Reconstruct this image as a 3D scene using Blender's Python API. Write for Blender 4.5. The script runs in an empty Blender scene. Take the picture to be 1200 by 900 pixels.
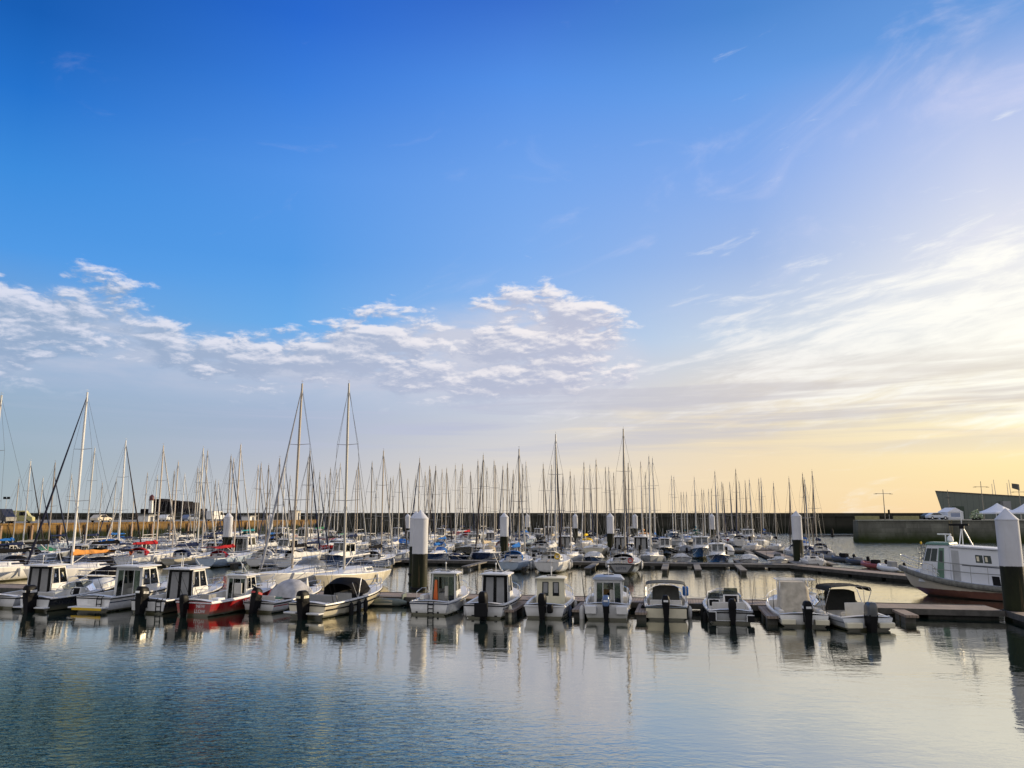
import bpy, math, random
from math import radians as R, sin, cos, pi, atan2, tan
from mathutils import Vector, Matrix
random.seed(7)
D = bpy.data
SC = bpy.context.scene
COL = SC.collection

# ------------------------------------------------------------------ camera
H = 5.2                      # eye height over the water, metres
F = 906.0                    # focal length in photo pixels (1200 wide)
PITCH = math.atan2(604 - 450, F)
cam = D.cameras.new('camera')
cam.sensor_width = 36
cam.lens = 36 * F / 1200
cam.clip_start = 0.1
cam.clip_end = 20000
camo = D.objects.new('camera', cam)
COL.objects.link(camo)
camo.location = (0, 0, H)
camo.rotation_euler = (pi / 2 + PITCH, 0, 0)
SC.camera = camo
cp, sp = cos(PITCH), sin(PITCH)
SUN_AZ, SUN_EL = 66.0, 13.0


def ray(px, py):
    dx, dy = (px - 600) / F, (450 - py) / F
    return Vector((dx, cp - dy * sp, sp + dy * cp))


def onz(px, py, z=0.0):
    d = ray(px, py)
    k = (z - H) / d.z
    return Vector((0, 0, H)) + d * k


def ondist(px, py, Y):
    d = ray(px, py)
    return Vector((0, 0, H)) + d * (Y / d.y)


def project(p):
    y = p.y * cp + (p.z - H) * sp
    z = -p.y * sp + (p.z - H) * cp
    return 600 + F * p.x / y, 450 - F * z / y


TH = R(12)                   # the marina's grid is turned 12 degrees
def mar(s, v, z=0.0):
    return Vector((s * cos(TH) + v * sin(TH), -s * sin(TH) + v * cos(TH), z))


def tomar(p):
    return p.x * cos(TH) - p.y * sin(TH), p.x * sin(TH) + p.y * cos(TH)


# ------------------------------------------------------------------ node helpers
class NT:
    def __init__(self, tree):
        self.t = tree
        self.n = tree.nodes
        self.l = tree.links

    def new(self, kind, **kw):
        n = self.n.new(kind)
        for k, v in kw.items():
            setattr(n, k, v)
        return n

    def link(self, a, b):
        self.l.new(a, b)

    def put(self, sock, v):
        if hasattr(v, 'is_output') or isinstance(v, bpy.types.NodeSocket):
            self.l.new(v, sock)
        else:
            sock.default_value = v

    def m(self, op, a, b=0.0, c=None, clamp=False):
        n = self.n.new('ShaderNodeMath')
        n.operation = op
        n.use_clamp = clamp
        self.put(n.inputs[0], a)
        self.put(n.inputs[1], b)
        if c is not None:
            self.put(n.inputs[2], c)
        return n.outputs[0]

    def mapr(self, v, a, b, c=0.0, d=1.0, smooth=False):
        n = self.n.new('ShaderNodeMapRange')
        if smooth:
            n.interpolation_type = 'SMOOTHSTEP'
        n.clamp = True
        self.put(n.inputs[0], v)
        for i, q in enumerate((a, b, c, d)):
            self.put(n.inputs[1 + i], q)
        return n.outputs[0]

    def mix(self, f, a, b, blend='MIX'):
        n = self.n.new('ShaderNodeMix')
        n.data_type = 'RGBA'
        n.blend_type = blend
        n.clamp_factor = True
        self.put(n.inputs[0], f)
        self.put(n.inputs[6], a)
        self.put(n.inputs[7], b)
        return n.outputs[2]

    def noise(self, vec, scale, detail=4, rough=0.55, dist=0.0, dim='3D'):
        n = self.n.new('ShaderNodeTexNoise')
        n.noise_dimensions = dim
        if vec is not None:
            self.put(n.inputs['Vector'], vec)
        n.inputs['Scale'].default_value = scale
        n.inputs['Detail'].default_value = detail
        n.inputs['Roughness'].default_value = rough
        n.inputs['Distortion'].default_value = dist
        return n.outputs['Fac']

    def comb(self, x, y, z=0.0):
        n = self.n.new('ShaderNodeCombineXYZ')
        for i, q in enumerate((x, y, z)):
            self.put(n.inputs[i], q)
        return n.outputs[0]

    def sep(self, v):
        n = self.n.new('ShaderNodeSeparateXYZ')
        self.put(n.inputs[0], v)
        return n.outputs

    def ramp(self, f, stops, interp='LINEAR'):
        n = self.n.new('ShaderNodeValToRGB')
        cr = n.color_ramp
        cr.interpolation = interp
        while len(cr.elements) < len(stops):
            cr.elements.new(0.5)
        for e, (p, c) in zip(cr.elements, stops):
            e.position = p
            e.color = (c[0], c[1], c[2], 1)
        self.put(n.inputs[0], f)
        return n.outputs[0]

    def mapping(self, vec, scale=(1, 1, 1), loc=(0, 0, 0), rot=(0, 0, 0)):
        n = self.n.new('ShaderNodeMapping')
        self.put(n.inputs[0], vec)
        n.inputs['Location'].default_value = loc
        n.inputs['Rotation'].default_value = rot
        n.inputs['Scale'].default_value = scale
        return n.outputs[0]


def lin(c):
    return tuple((x / 255 / 12.92) if x / 255 <= 0.04045 else ((x / 255 + 0.055) / 1.055) ** 2.4 for x in c)


# ------------------------------------------------------------------ world
def build_world():
    w = D.worlds.new('World')
    SC.world = w
    w.use_nodes = True
    t = NT(w.node_tree)
    for n in list(t.n):
        t.n.remove(n)
    tc = t.new('ShaderNodeTexCoord')
    x, y, z = t.sep(tc.outputs['Generated'])
    el = t.m('MULTIPLY', t.m('ARCSINE', z), 180 / pi)
    az = t.m('MULTIPLY', t.m('ARCTAN2', x, y), 180 / pi)
    sky = t.new('ShaderNodeTexSky')
    sky.sky_type = 'NISHITA'
    sky.sun_disc = False
    sky.sun_elevation = R(SUN_EL)
    sky.sun_rotation = R(SUN_AZ)
    sky.dust_density = 2.0
    sky.ozone_density = 2.5
    # angle from the sun's bearing, continuous all the way round
    d = t.m('SUBTRACT', az, SUN_AZ)
    d = t.m('ABSOLUTE', t.m('WRAP', d, 180.0, -180.0))
    ae = t.m('SUBTRACT', SUN_AZ, d)            # equals the bearing in the part of the sky the camera sees
    e01 = t.m('DIVIDE', el, 45.0, clamp=True)

    def col(stops):
        return t.ramp(e01, [(e / 45.0, tuple(10 * q for q in lin(c))) for e, c in stops])
    c0 = col([(0, (166, 178, 184)), (3, (158, 176, 187)), (7.5, (150, 175, 200)), (12, (120, 165, 212)), (16.5, (78, 152, 228)), (21.3, (58, 138, 220)),
              (26, (32, 113, 204)), (30.4, (17, 92, 180)), (45, (10, 62, 140))])
    c1 = col([(0, (205, 204, 203)), (3.2, (186, 190, 201)), (6.2, (168, 181, 205)), (9.2, (160, 182, 212)), (13.5, (105, 170, 232)), (18, (84, 154, 229)), (24, (82, 147, 229)),
              (29.5, (57, 125, 219)), (34, (38, 104, 206)), (45, (20, 76, 170))])
    c2 = col([(0, (229, 217, 199)), (3.3, (222, 214, 205)), (6.5, (205, 206, 214)), (9.6, (190, 203, 224)), (13, (158, 192, 233)), (19, (126, 173, 236)), (25, (111, 162, 234)),
              (31, (83, 143, 229)), (36, (56, 111, 205)), (45, (32, 84, 180))])
    c3 = col([(0, (245, 218, 176)), (3.2, (243, 220, 182)), (6.2, (233, 218, 190)), (9.2, (225, 216, 205)), (12.5, (205, 214, 226)), (18, (160, 185, 228)), (24, (131, 170, 233)),
              (29.5, (101, 156, 229)), (34, (72, 132, 208)), (45, (45, 100, 190))])
    c4 = col([(0, (251, 216, 164)), (3, (253, 230, 174)), (6.5, (253, 241, 205)), (10, (246, 243, 232)), (16, (232, 232, 235)), (21, (203, 211, 235)), (26, (172, 190, 233)),
              (30.4, (100, 152, 218)), (45, (60, 112, 195))])
    g = t.mix(t.mapr(ae, -34, -16.5), c0, c1)
    g = t.mix(t.mapr(ae, -16.5, 1), g, c2)
    g = t.mix(t.mapr(ae, 1, 18), g, c3)
    g = t.mix(t.mapr(ae, 18, 33), g, c4)
    # brighter towards the sun itself, beyond the frame
    g = t.mix(t.m('MULTIPLY', t.mapr(ae, 34, 62, 0, 1, True), t.mapr(el, 30, 2, 0, 1)), g, (16, 12.5, 8.5, 1))
    # added fill: unseen sky behind the camera and overhead brightened to light shaded sides
    nb = t.noise(t.comb(t.m('MULTIPLY', az, 0.04), t.m('MULTIPLY', el, 0.09), 55.0), 1.0, 5, 0.6, 0.6)
    dbk = t.m('ABSOLUTE', t.m('WRAP', t.m('ADD', az, 165.0), 180.0, -180.0))
    back = t.m('MULTIPLY', t.mapr(dbk, 118, 62, 0, 1, True), t.mapr(nb, 0.25, 0.6, 0.55, 1.0))
    back = t.m('MULTIPLY', back, t.mapr(el, 70, 45))
    g = t.mix(t.m('MULTIPLY', t.mapr(el, 42, 62), 0.7), g, (4.4, 5.0, 6.4, 1))
    g = t.mix(back, g, (8.4, 8.0, 7.9, 1))
    base = t.mix(0.06, g, sky.outputs[0])

    # --- cloud bank low over the masts (bearing/elevation of the real sky)
    # a wavy outline of the bank: upper edge by bearing
    fc = t.new('ShaderNodeFloatCurve')
    t.put(fc.inputs['Value'], t.mapr(ae, -40, 40))
    cv = fc.mapping.curves[0]
    pts = [(-40, 14.0), (-33, 14.8), (-30, 15.3), (-26, 14.4), (-22, 12.8), (-17, 13.0), (-11, 14.2), (-7, 16.0), (-3, 16.6), (2, 17.0), (6, 16.2), (9, 14.5), (12, 12.0), (20, 10), (40, 8)]
    while len(cv.points) < len(pts):
        cv.points.new(0.5, 0.5)
    for p, (a, b) in zip(cv.points, pts):
        p.location = ((a + 40) / 80, b / 20)
    fc.mapping.update()
    top = t.m('MULTIPLY', fc.outputs[0], 20.0)
    def cumulus(daz, del_):
        a = t.m('ADD', ae, daz)
        e = t.m('ADD', el, del_)
        nb_ = t.noise(t.comb(t.m('MULTIPLY', a, 0.13), t.m('MULTIPLY', e, 0.38), 11.0), 1.0, 3, 0.5, 0.3)
        n1 = t.noise(t.comb(t.m('MULTIPLY', a, 0.46), t.m('MULTIPLY', e, 1.2), 3.7), 1.0, 8, 0.62, 0.25)
        nn = t.m('ADD', t.m('MULTIPLY', nb_, 0.70), t.m('MULTIPLY', n1, 0.54))
        dtop = t.m('SUBTRACT', top, e)
        up = t.m('ADD', t.mapr(dtop, -1.6, 2.2, -0.12, 0.08), t.mapr(dtop, -2.8, -0.8, -0.20, 0.0))
        lo = t.mapr(e, 7.8, 10.6, -0.14, 0.0)
        rt = t.mapr(a, 5.5, 16.0, 0.0, -0.26)
        return t.m('ADD', t.m('ADD', nn, up), t.m('ADD', lo, rt))
    s0 = cumulus(0.0, 0.0)
    s1 = cumulus(0.45, 0.55)
    s2 = cumulus(0.15, 0.20)
    dens = t.m('MULTIPLY', t.mapr(s0, 0.575, 0.70, 0, 1, True), t.mapr(el, 7.2, 9.4, 0, 1, True))
    l1 = t.mapr(t.m('SUBTRACT', s0, s1), -0.07, 0.15)
    l2 = t.mapr(t.m('SUBTRACT', s0, s2), -0.05, 0.08)
    lit = t.m('ADD', t.m('MULTIPLY', l1, 0.65), t.m('MULTIPLY', l2, 0.35))
    lit = t.m('MULTIPLY', lit, t.mapr(s0, 0.58, 0.82, 1.0, 0.62))
    lit = t.mapr(lit, 0.12, 0.72, 0, 1, True)
    shade_l = lin((146, 168, 198)); shade_r = lin((184, 188, 208))
    litc_l = lin((216, 219, 234)); litc_r = lin((242, 236, 236))
    fx = t.mapr(ae, -30, 6)
    shc = t.mix(fx, tuple(10 * q for q in shade_l) + (1,), tuple(10 * q for q in shade_r) + (1,))
    ltc = t.mix(fx, tuple(10 * q for q in litc_l) + (1,), tuple(10 * q for q in litc_r) + (1,))
    ccol = t.mix(lit, shc, ltc)
    # soft veil of distant cloud filling the foot of the bank
    veil = t.m('MULTIPLY', t.mapr(t.m('SUBTRACT', top, el), 0.2, 3.2, 0, 1, True), t.mapr(el, 7.0, 10.0, 0, 1, True))
    veil = t.m('MULTIPLY', veil, t.mapr(ae, 4, 13, 0.95, 0.0))
    veil = t.m('MULTIPLY', veil, t.mapr(t.noise(t.comb(t.m('MULTIPLY', ae, 0.16), t.m('MULTIPLY', el, 0.6), 31.0), 1.0, 5, 0.55, 0.4), 0.34, 0.56, 0.5, 1.0))
    out = t.mix(veil, base, t.mix(0.35, shc, ltc))
    out = t.mix(t.m('MULTIPLY', dens, 0.93), out, ccol)

    # --- thin streaked cirrus spreading from the sun side
    v2 = t.comb(t.m('ADD', t.m('MULTIPLY', ae, 0.075), t.m('MULTIPLY', el, 0.03)), t.m('SUBTRACT', t.m('MULTIPLY', el, 0.42), t.m('MULTIPLY', ae, 0.075)), 9.1)
    n2 = t.noise(v2, 1.0, 9, 0.62, 0.9)
    fc2 = t.mapr(ae, 2, 32, 12.5, 18.5)
    below = t.m('SUBTRACT', fc2, el)
    b2 = t.mapr(below, -5.5, 4.5, -0.26, 0.10)
    b2 = t.m('ADD', b2, t.mapr(ae, -4, 16, -0.34, 0.0))
    b2 = t.m('ADD', b2, t.mapr(el, 3.5, 7.5, -0.25, 0.0))
    n2b = t.noise(t.comb(t.m('ADD', t.m('MULTIPLY', ae, 0.22), t.m('MULTIPLY', el, 0.05)), t.m('SUBTRACT', t.m('MULTIPLY', el, 1.1), t.m('MULTIPLY', ae, 0.16)), 15.0), 1.0, 8, 0.65, 0.5)
    ci = t.mapr(t.m('ADD', t.m('ADD', n2, b2), t.m('MULTIPLY', t.m('SUBTRACT', n2b, 0.5), 0.75)), 0.40, 0.78, 0, 0.82, True)
    cic = t.mix(t.mapr(ae, 5, 33), tuple(10 * q for q in lin((232, 230, 234))) + (1,), tuple(10.6 * q for q in lin((252, 250, 240))) + (1,))
    out = t.mix(ci, out, cic)
    # a few high wisps
    v3 = t.comb(t.m('MULTIPLY', ae, 0.07), t.m('SUBTRACT', t.m('MULTIPLY', el, 0.16), t.m('MULTIPLY', ae, 0.04)), 21.4)
    n3 = t.noise(v3, 1.3, 8, 0.6, 0.8)
    wm = t.m('ADD', n3, t.mapr(ae, -6, 32, -0.16, 0.0))
    wm = t.m('ADD', wm, t.mapr(el, 28, 40, 0.0, -0.12))
    wi = t.mapr(wm, 0.44, 0.80, 0, 0.42, True)
    wi = t.m('MULTIPLY', wi, t.mapr(el, 13, 18))
    out = t.mix(wi, out, tuple(10 * q for q in lin((226, 222, 240))) + (1,))
    # grey strata near the horizon
    v4 = t.comb(t.m('MULTIPLY', ae, 0.045), t.m('MULTIPLY', el, 0.95), 40.0)
    n4 = t.noise(v4, 1.0, 6, 0.55, 0.4)
    st = t.m('MULTIPLY', t.mapr(n4, 0.42, 0.62, 0, 0.8, True), t.m('MULTIPLY', t.mapr(el, 3.5, 6.0), t.mapr(el, 11.5, 8.5)))
    st = t.m('MULTIPLY', st, t.mapr(ae, -26, -4, 0.15, 1.0))
    out = t.mix(st, out, t.mix(t.mapr(ae, -5, 30), tuple(10 * q for q in lin((182, 188, 210))) + (1,), tuple(10 * q for q in lin((208, 200, 194))) + (1,)))
    # lit cloud edges low down by the sun
    n5 = t.noise(t.comb(t.m('MULTIPLY', ae, 0.06), t.m('MULTIPLY', el, 0.8), 77.0), 1.0, 8, 0.6, 0.8)
    gl = t.m('MULTIPLY', t.mapr(n5, 0.5, 0.7, 0, 0.5, True), t.m('MULTIPLY', t.mapr(el, 1.0, 4.0), t.mapr(el, 8.5, 6)))
    gl = t.m('MULTIPLY', gl, t.mapr(ae, -6, 10))
    out = t.mix(gl, out, tuple(10 * q for q in lin((252, 232, 196))) + (1,))

    bg = t.new('ShaderNodeBackground')
    bg.inputs[1].default_value = 0.1
    t.link(out, bg.inputs[0])
    o = t.new('ShaderNodeOutputWorld')
    t.link(bg.outputs[0], o.inputs[0])


build_world()
sl = D.lights.new('sun', 'SUN')
sl.energy = 5.0
sl.angle = R(0.6)
sl.color = (1.0, 0.80, 0.52)
slo = D.objects.new('sun', sl)
COL.objects.link(slo)
sd = Vector((sin(R(SUN_AZ)) * cos(R(SUN_EL)), cos(R(SUN_AZ)) * cos(R(SUN_EL)), sin(R(SUN_EL))))
slo.rotation_euler = (-sd).to_track_quat('-Z', 'Y').to_euler()
slo.location = sd * 300

SC.view_settings.view_transform = 'Standard'
SC.view_settings.look = 'None'
SC.view_settings.exposure = 0.08
SC.view_settings.gamma = 1.0
SC.view_settings.use_curve_mapping = False
SC.cycles.max_bounces = 8
SC.cycles.transparent_max_bounces = 16
SC.cycles.caustics_reflective = False
SC.cycles.caustics_refractive = False
SC.cycles.sample_clamp_indirect = 4.0

# ------------------------------------------------------------------ materials
MATS = {}


def mat(name, color, rough=0.5, metal=0.0, var=0.12, scale=3.0, bump=0.0, bscale=20.0, objcol=False, spec=0.5, stain=None, coat=0.0):
    if name in MATS:
        return MATS[name]
    m = D.materials.new(name)
    m.use_nodes = True
    t = NT(m.node_tree)
    b = t.n['Principled BSDF']
    tc = t.new('ShaderNodeTexCoord').outputs['Object']
    oi = t.new('ShaderNodeObjectInfo')
    off = t.new('ShaderNodeVectorMath', operation='ADD')
    t.link(tc, off.inputs[0])
    t.link(t.comb(t.m('MULTIPLY', oi.outputs['Random'], 37.0), 0.0, 0.0), off.inputs[1])
    vec = off.outputs[0]
    n = t.noise(vec, scale, 5, 0.6, 0.2)
    base = oi.outputs['Color'] if objcol else tuple(color) + (1,)
    f = t.mapr(n, 0.3, 0.7, 1 - var, 1 + var * 0.5)
    sc = t.new('ShaderNodeVectorMath', operation='SCALE')
    t.put(sc.inputs[0], base if objcol else tuple(color))
    t.link(f, sc.inputs['Scale'])
    c = sc.outputs[0]
    if stain:
        sn = t.noise(t.mapping(vec, (1.2, 1.2, 0.25)), stain[1], 4, 0.65)
        c = t.mix(t.mapr(sn, 0.5, 0.75, 0, stain[2]), c, tuple(stain[0]) + (1,))
    t.link(c, b.inputs['Base Color'])
    t.link(t.mapr(n, 0.3, 0.7, max(0, rough - 0.08), rough + 0.1), b.inputs['Roughness'])
    b.inputs['Metallic'].default_value = metal
    b.inputs['Specular IOR Level'].default_value = spec
    b.inputs['Coat Weight'].default_value = coat
    if bump:
        bp = t.new('ShaderNodeBump')
        bp.inputs['Strength'].default_value = bump
        bp.inputs['Distance'].default_value = 0.02
        t.link(t.noise(vec, bscale, 4, 0.6), bp.inputs['Height'])
        t.link(bp.outputs[0], b.inputs['Normal'])
    MATS[name] = m
    return m


def hullmat():
    """painted hull: topsides in the object's own colour, boot stripe and weedy antifouling at the waterline, blackened for shade under the hull"""
    m = mat('painted hull', (0.75, 0.75, 0.75), 0.22, objcol=True, var=0.08, scale=1.5, stain=((0.30, 0.27, 0.2), 2.5, 0.22), coat=0.3)
    t = NT(m.node_tree)
    b = t.n['Principled BSDF']
    src = b.inputs['Base Color'].links[0].from_socket
    z = t.sep(t.new('ShaderNodeTexCoord').outputs['Object'])[2]
    zz = t.m('ADD', z, t.m('MULTIPLY', t.m('SUBTRACT', t.noise(None, 6.0, 3), 0.5), 0.05))
    c = t.mix(t.mapr(zz, 0.10, 0.12), (0.008, 0.010, 0.009, 1), src)  # boot stripe blackened, with the shade at the waterline put into it
    g = t.m('MULTIPLY', t.mapr(zz, 0.34, 0.10), 0.5)
    c = t.mix(g, c, (0.16, 0.15, 0.08, 1))
    t.link(c, b.inputs['Base Color'])
    return m


M_HULL = hullmat()
M_DECK = mat('deck gelcoat', (0.70, 0.69, 0.66), 0.4, var=0.12, scale=2.5, stain=((0.42, 0.40, 0.36), 3.0, 0.25))
M_NONSKID = mat('nonskid deck', (0.52, 0.52, 0.50), 0.7, var=0.15, bump=0.15, bscale=90)
M_SOLE = mat('cockpit sole', (0.30, 0.30, 0.28), 0.7, var=0.25)
M_TEAK = mat('teak', (0.26, 0.15, 0.08), 0.6, var=0.3, scale=6)
M_CANVAS = mat('canvas', (0.1, 0.1, 0.1), 0.9, objcol=True, var=0.3, scale=3, bump=0.5, bscale=7, spec=0.12)
M_ALU = mat('spar aluminium', (0.62, 0.62, 0.60), 0.5, 0.15, objcol=True, var=0.1)
M_STEEL = mat('stainless steel', (0.62, 0.62, 0.62), 0.25, 0.9, var=0.1)
M_WIRE = mat('rigging wire', (0.16, 0.16, 0.16), 0.5, 0.3, var=0.1)
M_BLACK = mat('black plastic', (0.005, 0.005, 0.006), 0.5, var=0.3, spec=0.12)
M_RUBBER = mat('rubber', (0.012, 0.012, 0.013), 0.75, var=0.3, spec=0.15)
M_SMOKE = mat('dark acrylic', (0.012, 0.014, 0.016), 0.08, var=0.1)
M_CURTAIN = mat('grey curtain', (0.27, 0.27, 0.265), 0.8, var=0.15, bump=0.6, bscale=14)
M_CREAM = mat('cream gelcoat', (0.72, 0.66, 0.48), 0.4, var=0.1)
M_CUSH = mat('vinyl seat', (0.55, 0.53, 0.48), 0.6, var=0.15, bump=0.2, bscale=8)
M_NAVY = mat('navy paint', (0.015, 0.03, 0.07), 0.35, var=0.2)
M_RED = mat('red paint', (0.42, 0.02, 0.02), 0.4, var=0.2)
M_ORANGE = mat('orange plastic', (0.65, 0.13, 0.02), 0.5, var=0.2)
M_YELLOW = mat('yellow canvas', (0.70, 0.45, 0.02), 0.7, var=0.15)
M_BLUE = mat('blue canvas', (0.03, 0.14, 0.42), 0.7, var=0.2)
M_WHITE = mat('white paint', (0.78, 0.78, 0.76), 0.4, var=0.1)
M_FENDER = mat('fender vinyl', (0.62, 0.61, 0.58), 0.5, var=0.2, scale=5)
M_PAINT = mat('coloured paint', (0.5, 0.5, 0.5), 0.4, objcol=True, var=0.1)


def glassmat():
    m = D.materials.new('window glass')
    m.use_nodes = True
    t = NT(m.node_tree)
    for n in list(t.n):
        t.n.remove(n)
    tr = t.new('ShaderNodeBsdfTransparent')
    tr.inputs[0].default_value = (0.34, 0.37, 0.35, 1)
    gl = t.new('ShaderNodeBsdfGlossy')
    gl.inputs['Roughness'].default_value = 0.03
    gl.inputs[0].default_value = (0.9, 0.92, 0.95, 1)
    fr = t.new('ShaderNodeFresnel')
    fr.inputs[0].default_value = 1.5
    n = t.noise(t.new('ShaderNodeTexCoord').outputs['Object'], 3.0, 3)
    f = t.m('ADD', t.m('MULTIPLY', fr.outputs[0], 0.9), t.mapr(n, 0.4, 0.7, 0.02, 0.08), clamp=True)
    mx = t.new('ShaderNodeMixShader')
    t.link(f, mx.inputs[0])
    t.link(tr.outputs[0], mx.inputs[1])
    t.link(gl.outputs[0], mx.inputs[2])
    o = t.new('ShaderNodeOutputMaterial')
    t.link(mx.outputs[0], o.inputs[0])
    return m


M_GLASS = glassmat()


def plankmat():
    m = mat('weathered planks', (0.29, 0.215, 0.16), 0.75, var=0.35, scale=1.2)
    t = NT(m.node_tree)
    b = t.n['Principled BSDF']
    src = b.inputs['Base Color'].links[0].from_socket
    tc = t.new('ShaderNodeTexCoord').outputs['Object']
    x, y, z = t.sep(tc)
    fr = t.m('FRACT', t.m('MULTIPLY', x, 6.5))
    gap = t.mapr(t.m('ABSOLUTE', t.m('SUBTRACT', fr, 0.5)), 0.42, 0.47)
    cell = t.noise(t.comb(t.m('FLOOR', t.m('MULTIPLY', x, 6.5)), 0.0, 0.0), 7.3, 1)
    c = t.mix(t.mapr(cell, 0.3, 0.7, 0, 0.5), src, (0.30, 0.26, 0.21, 1))
    c = t.mix(gap, c, (0.02, 0.016, 0.012, 1))
    t.link(c, b.inputs['Base Color'])
    return m


M_PLANK = plankmat()
M_PLANK2 = mat('grey dock boards', (0.17, 0.155, 0.135), 0.8, var=0.3, scale=1.5)
M_FLOAT = mat('float concrete', (0.05, 0.05, 0.045), 0.9, var=0.35, stain=((0.012, 0.015, 0.01), 2.0, 0.8), spec=0.1)
M_TRIM = mat('dock fascia', (0.10, 0.095, 0.085), 0.8, var=0.4, spec=0.15)


def wallmat(name, col, algae, z0, z1, scale=0.25, block=None, joint=0.0):
    """weathered masonry: stains, optional course joints, dark weed below the tide mark"""
    m = mat(name, col, 0.95, spec=0.1, var=0.35, scale=scale, bump=0.6, bscale=1.5, stain=(tuple(q * 0.35 for q in col), scale * 1.5, 0.75))
    t = NT(m.node_tree)
    b = t.n['Principled BSDF']
    src = b.inputs['Base Color'].links[0].from_socket
    tc = t.new('ShaderNodeTexCoord').outputs['Object']
    x, y, z = t.sep(tc)
    c = src
    if block:
        bw, bh = block
        tone = t.noise(t.comb(t.m('MULTIPLY', t.m('FLOOR', t.m('DIVIDE', x, bw)), 3.1), t.m('MULTIPLY', t.m('FLOOR', t.m('DIVIDE', z, bh)), 5.3), 0.0), 1.0, 1)
        c = t.mix(t.mapr(tone, 0.35, 0.65, 0.0, 0.6), c, tuple(q * 0.45 for q in col) + (1,))
        jz = t.mapr(t.m('ABSOLUTE', t.m('SUBTRACT', t.m('FRACT', t.m('DIVIDE', z, bh)), 0.5)), 0.44, 0.49)
        u = t.m('ADD', x, t.m('MULTIPLY', t.m('FLOOR', t.m('DIVIDE', z, bh)), bw * 0.37))
        jx = t.mapr(t.m('ABSOLUTE', t.m('SUBTRACT', t.m('FRACT', t.m('DIVIDE', u, bw)), 0.5)), 0.47, 0.495)
        c = t.mix(t.m('MULTIPLY', t.m('MAXIMUM', jz, jx), joint), c, tuple(q * 0.25 for q in col) + (1,))
    zz = t.m('ADD', z, t.m('MULTIPLY', t.m('SUBTRACT', t.noise(tc, 0.35, 4, 0.7), 0.5), 1.8))
    c = t.mix(t.mapr(zz, z1, z0), c, tuple(algae) + (1,))
    t.link(c, b.inputs['Base Color'])
    return m


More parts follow.
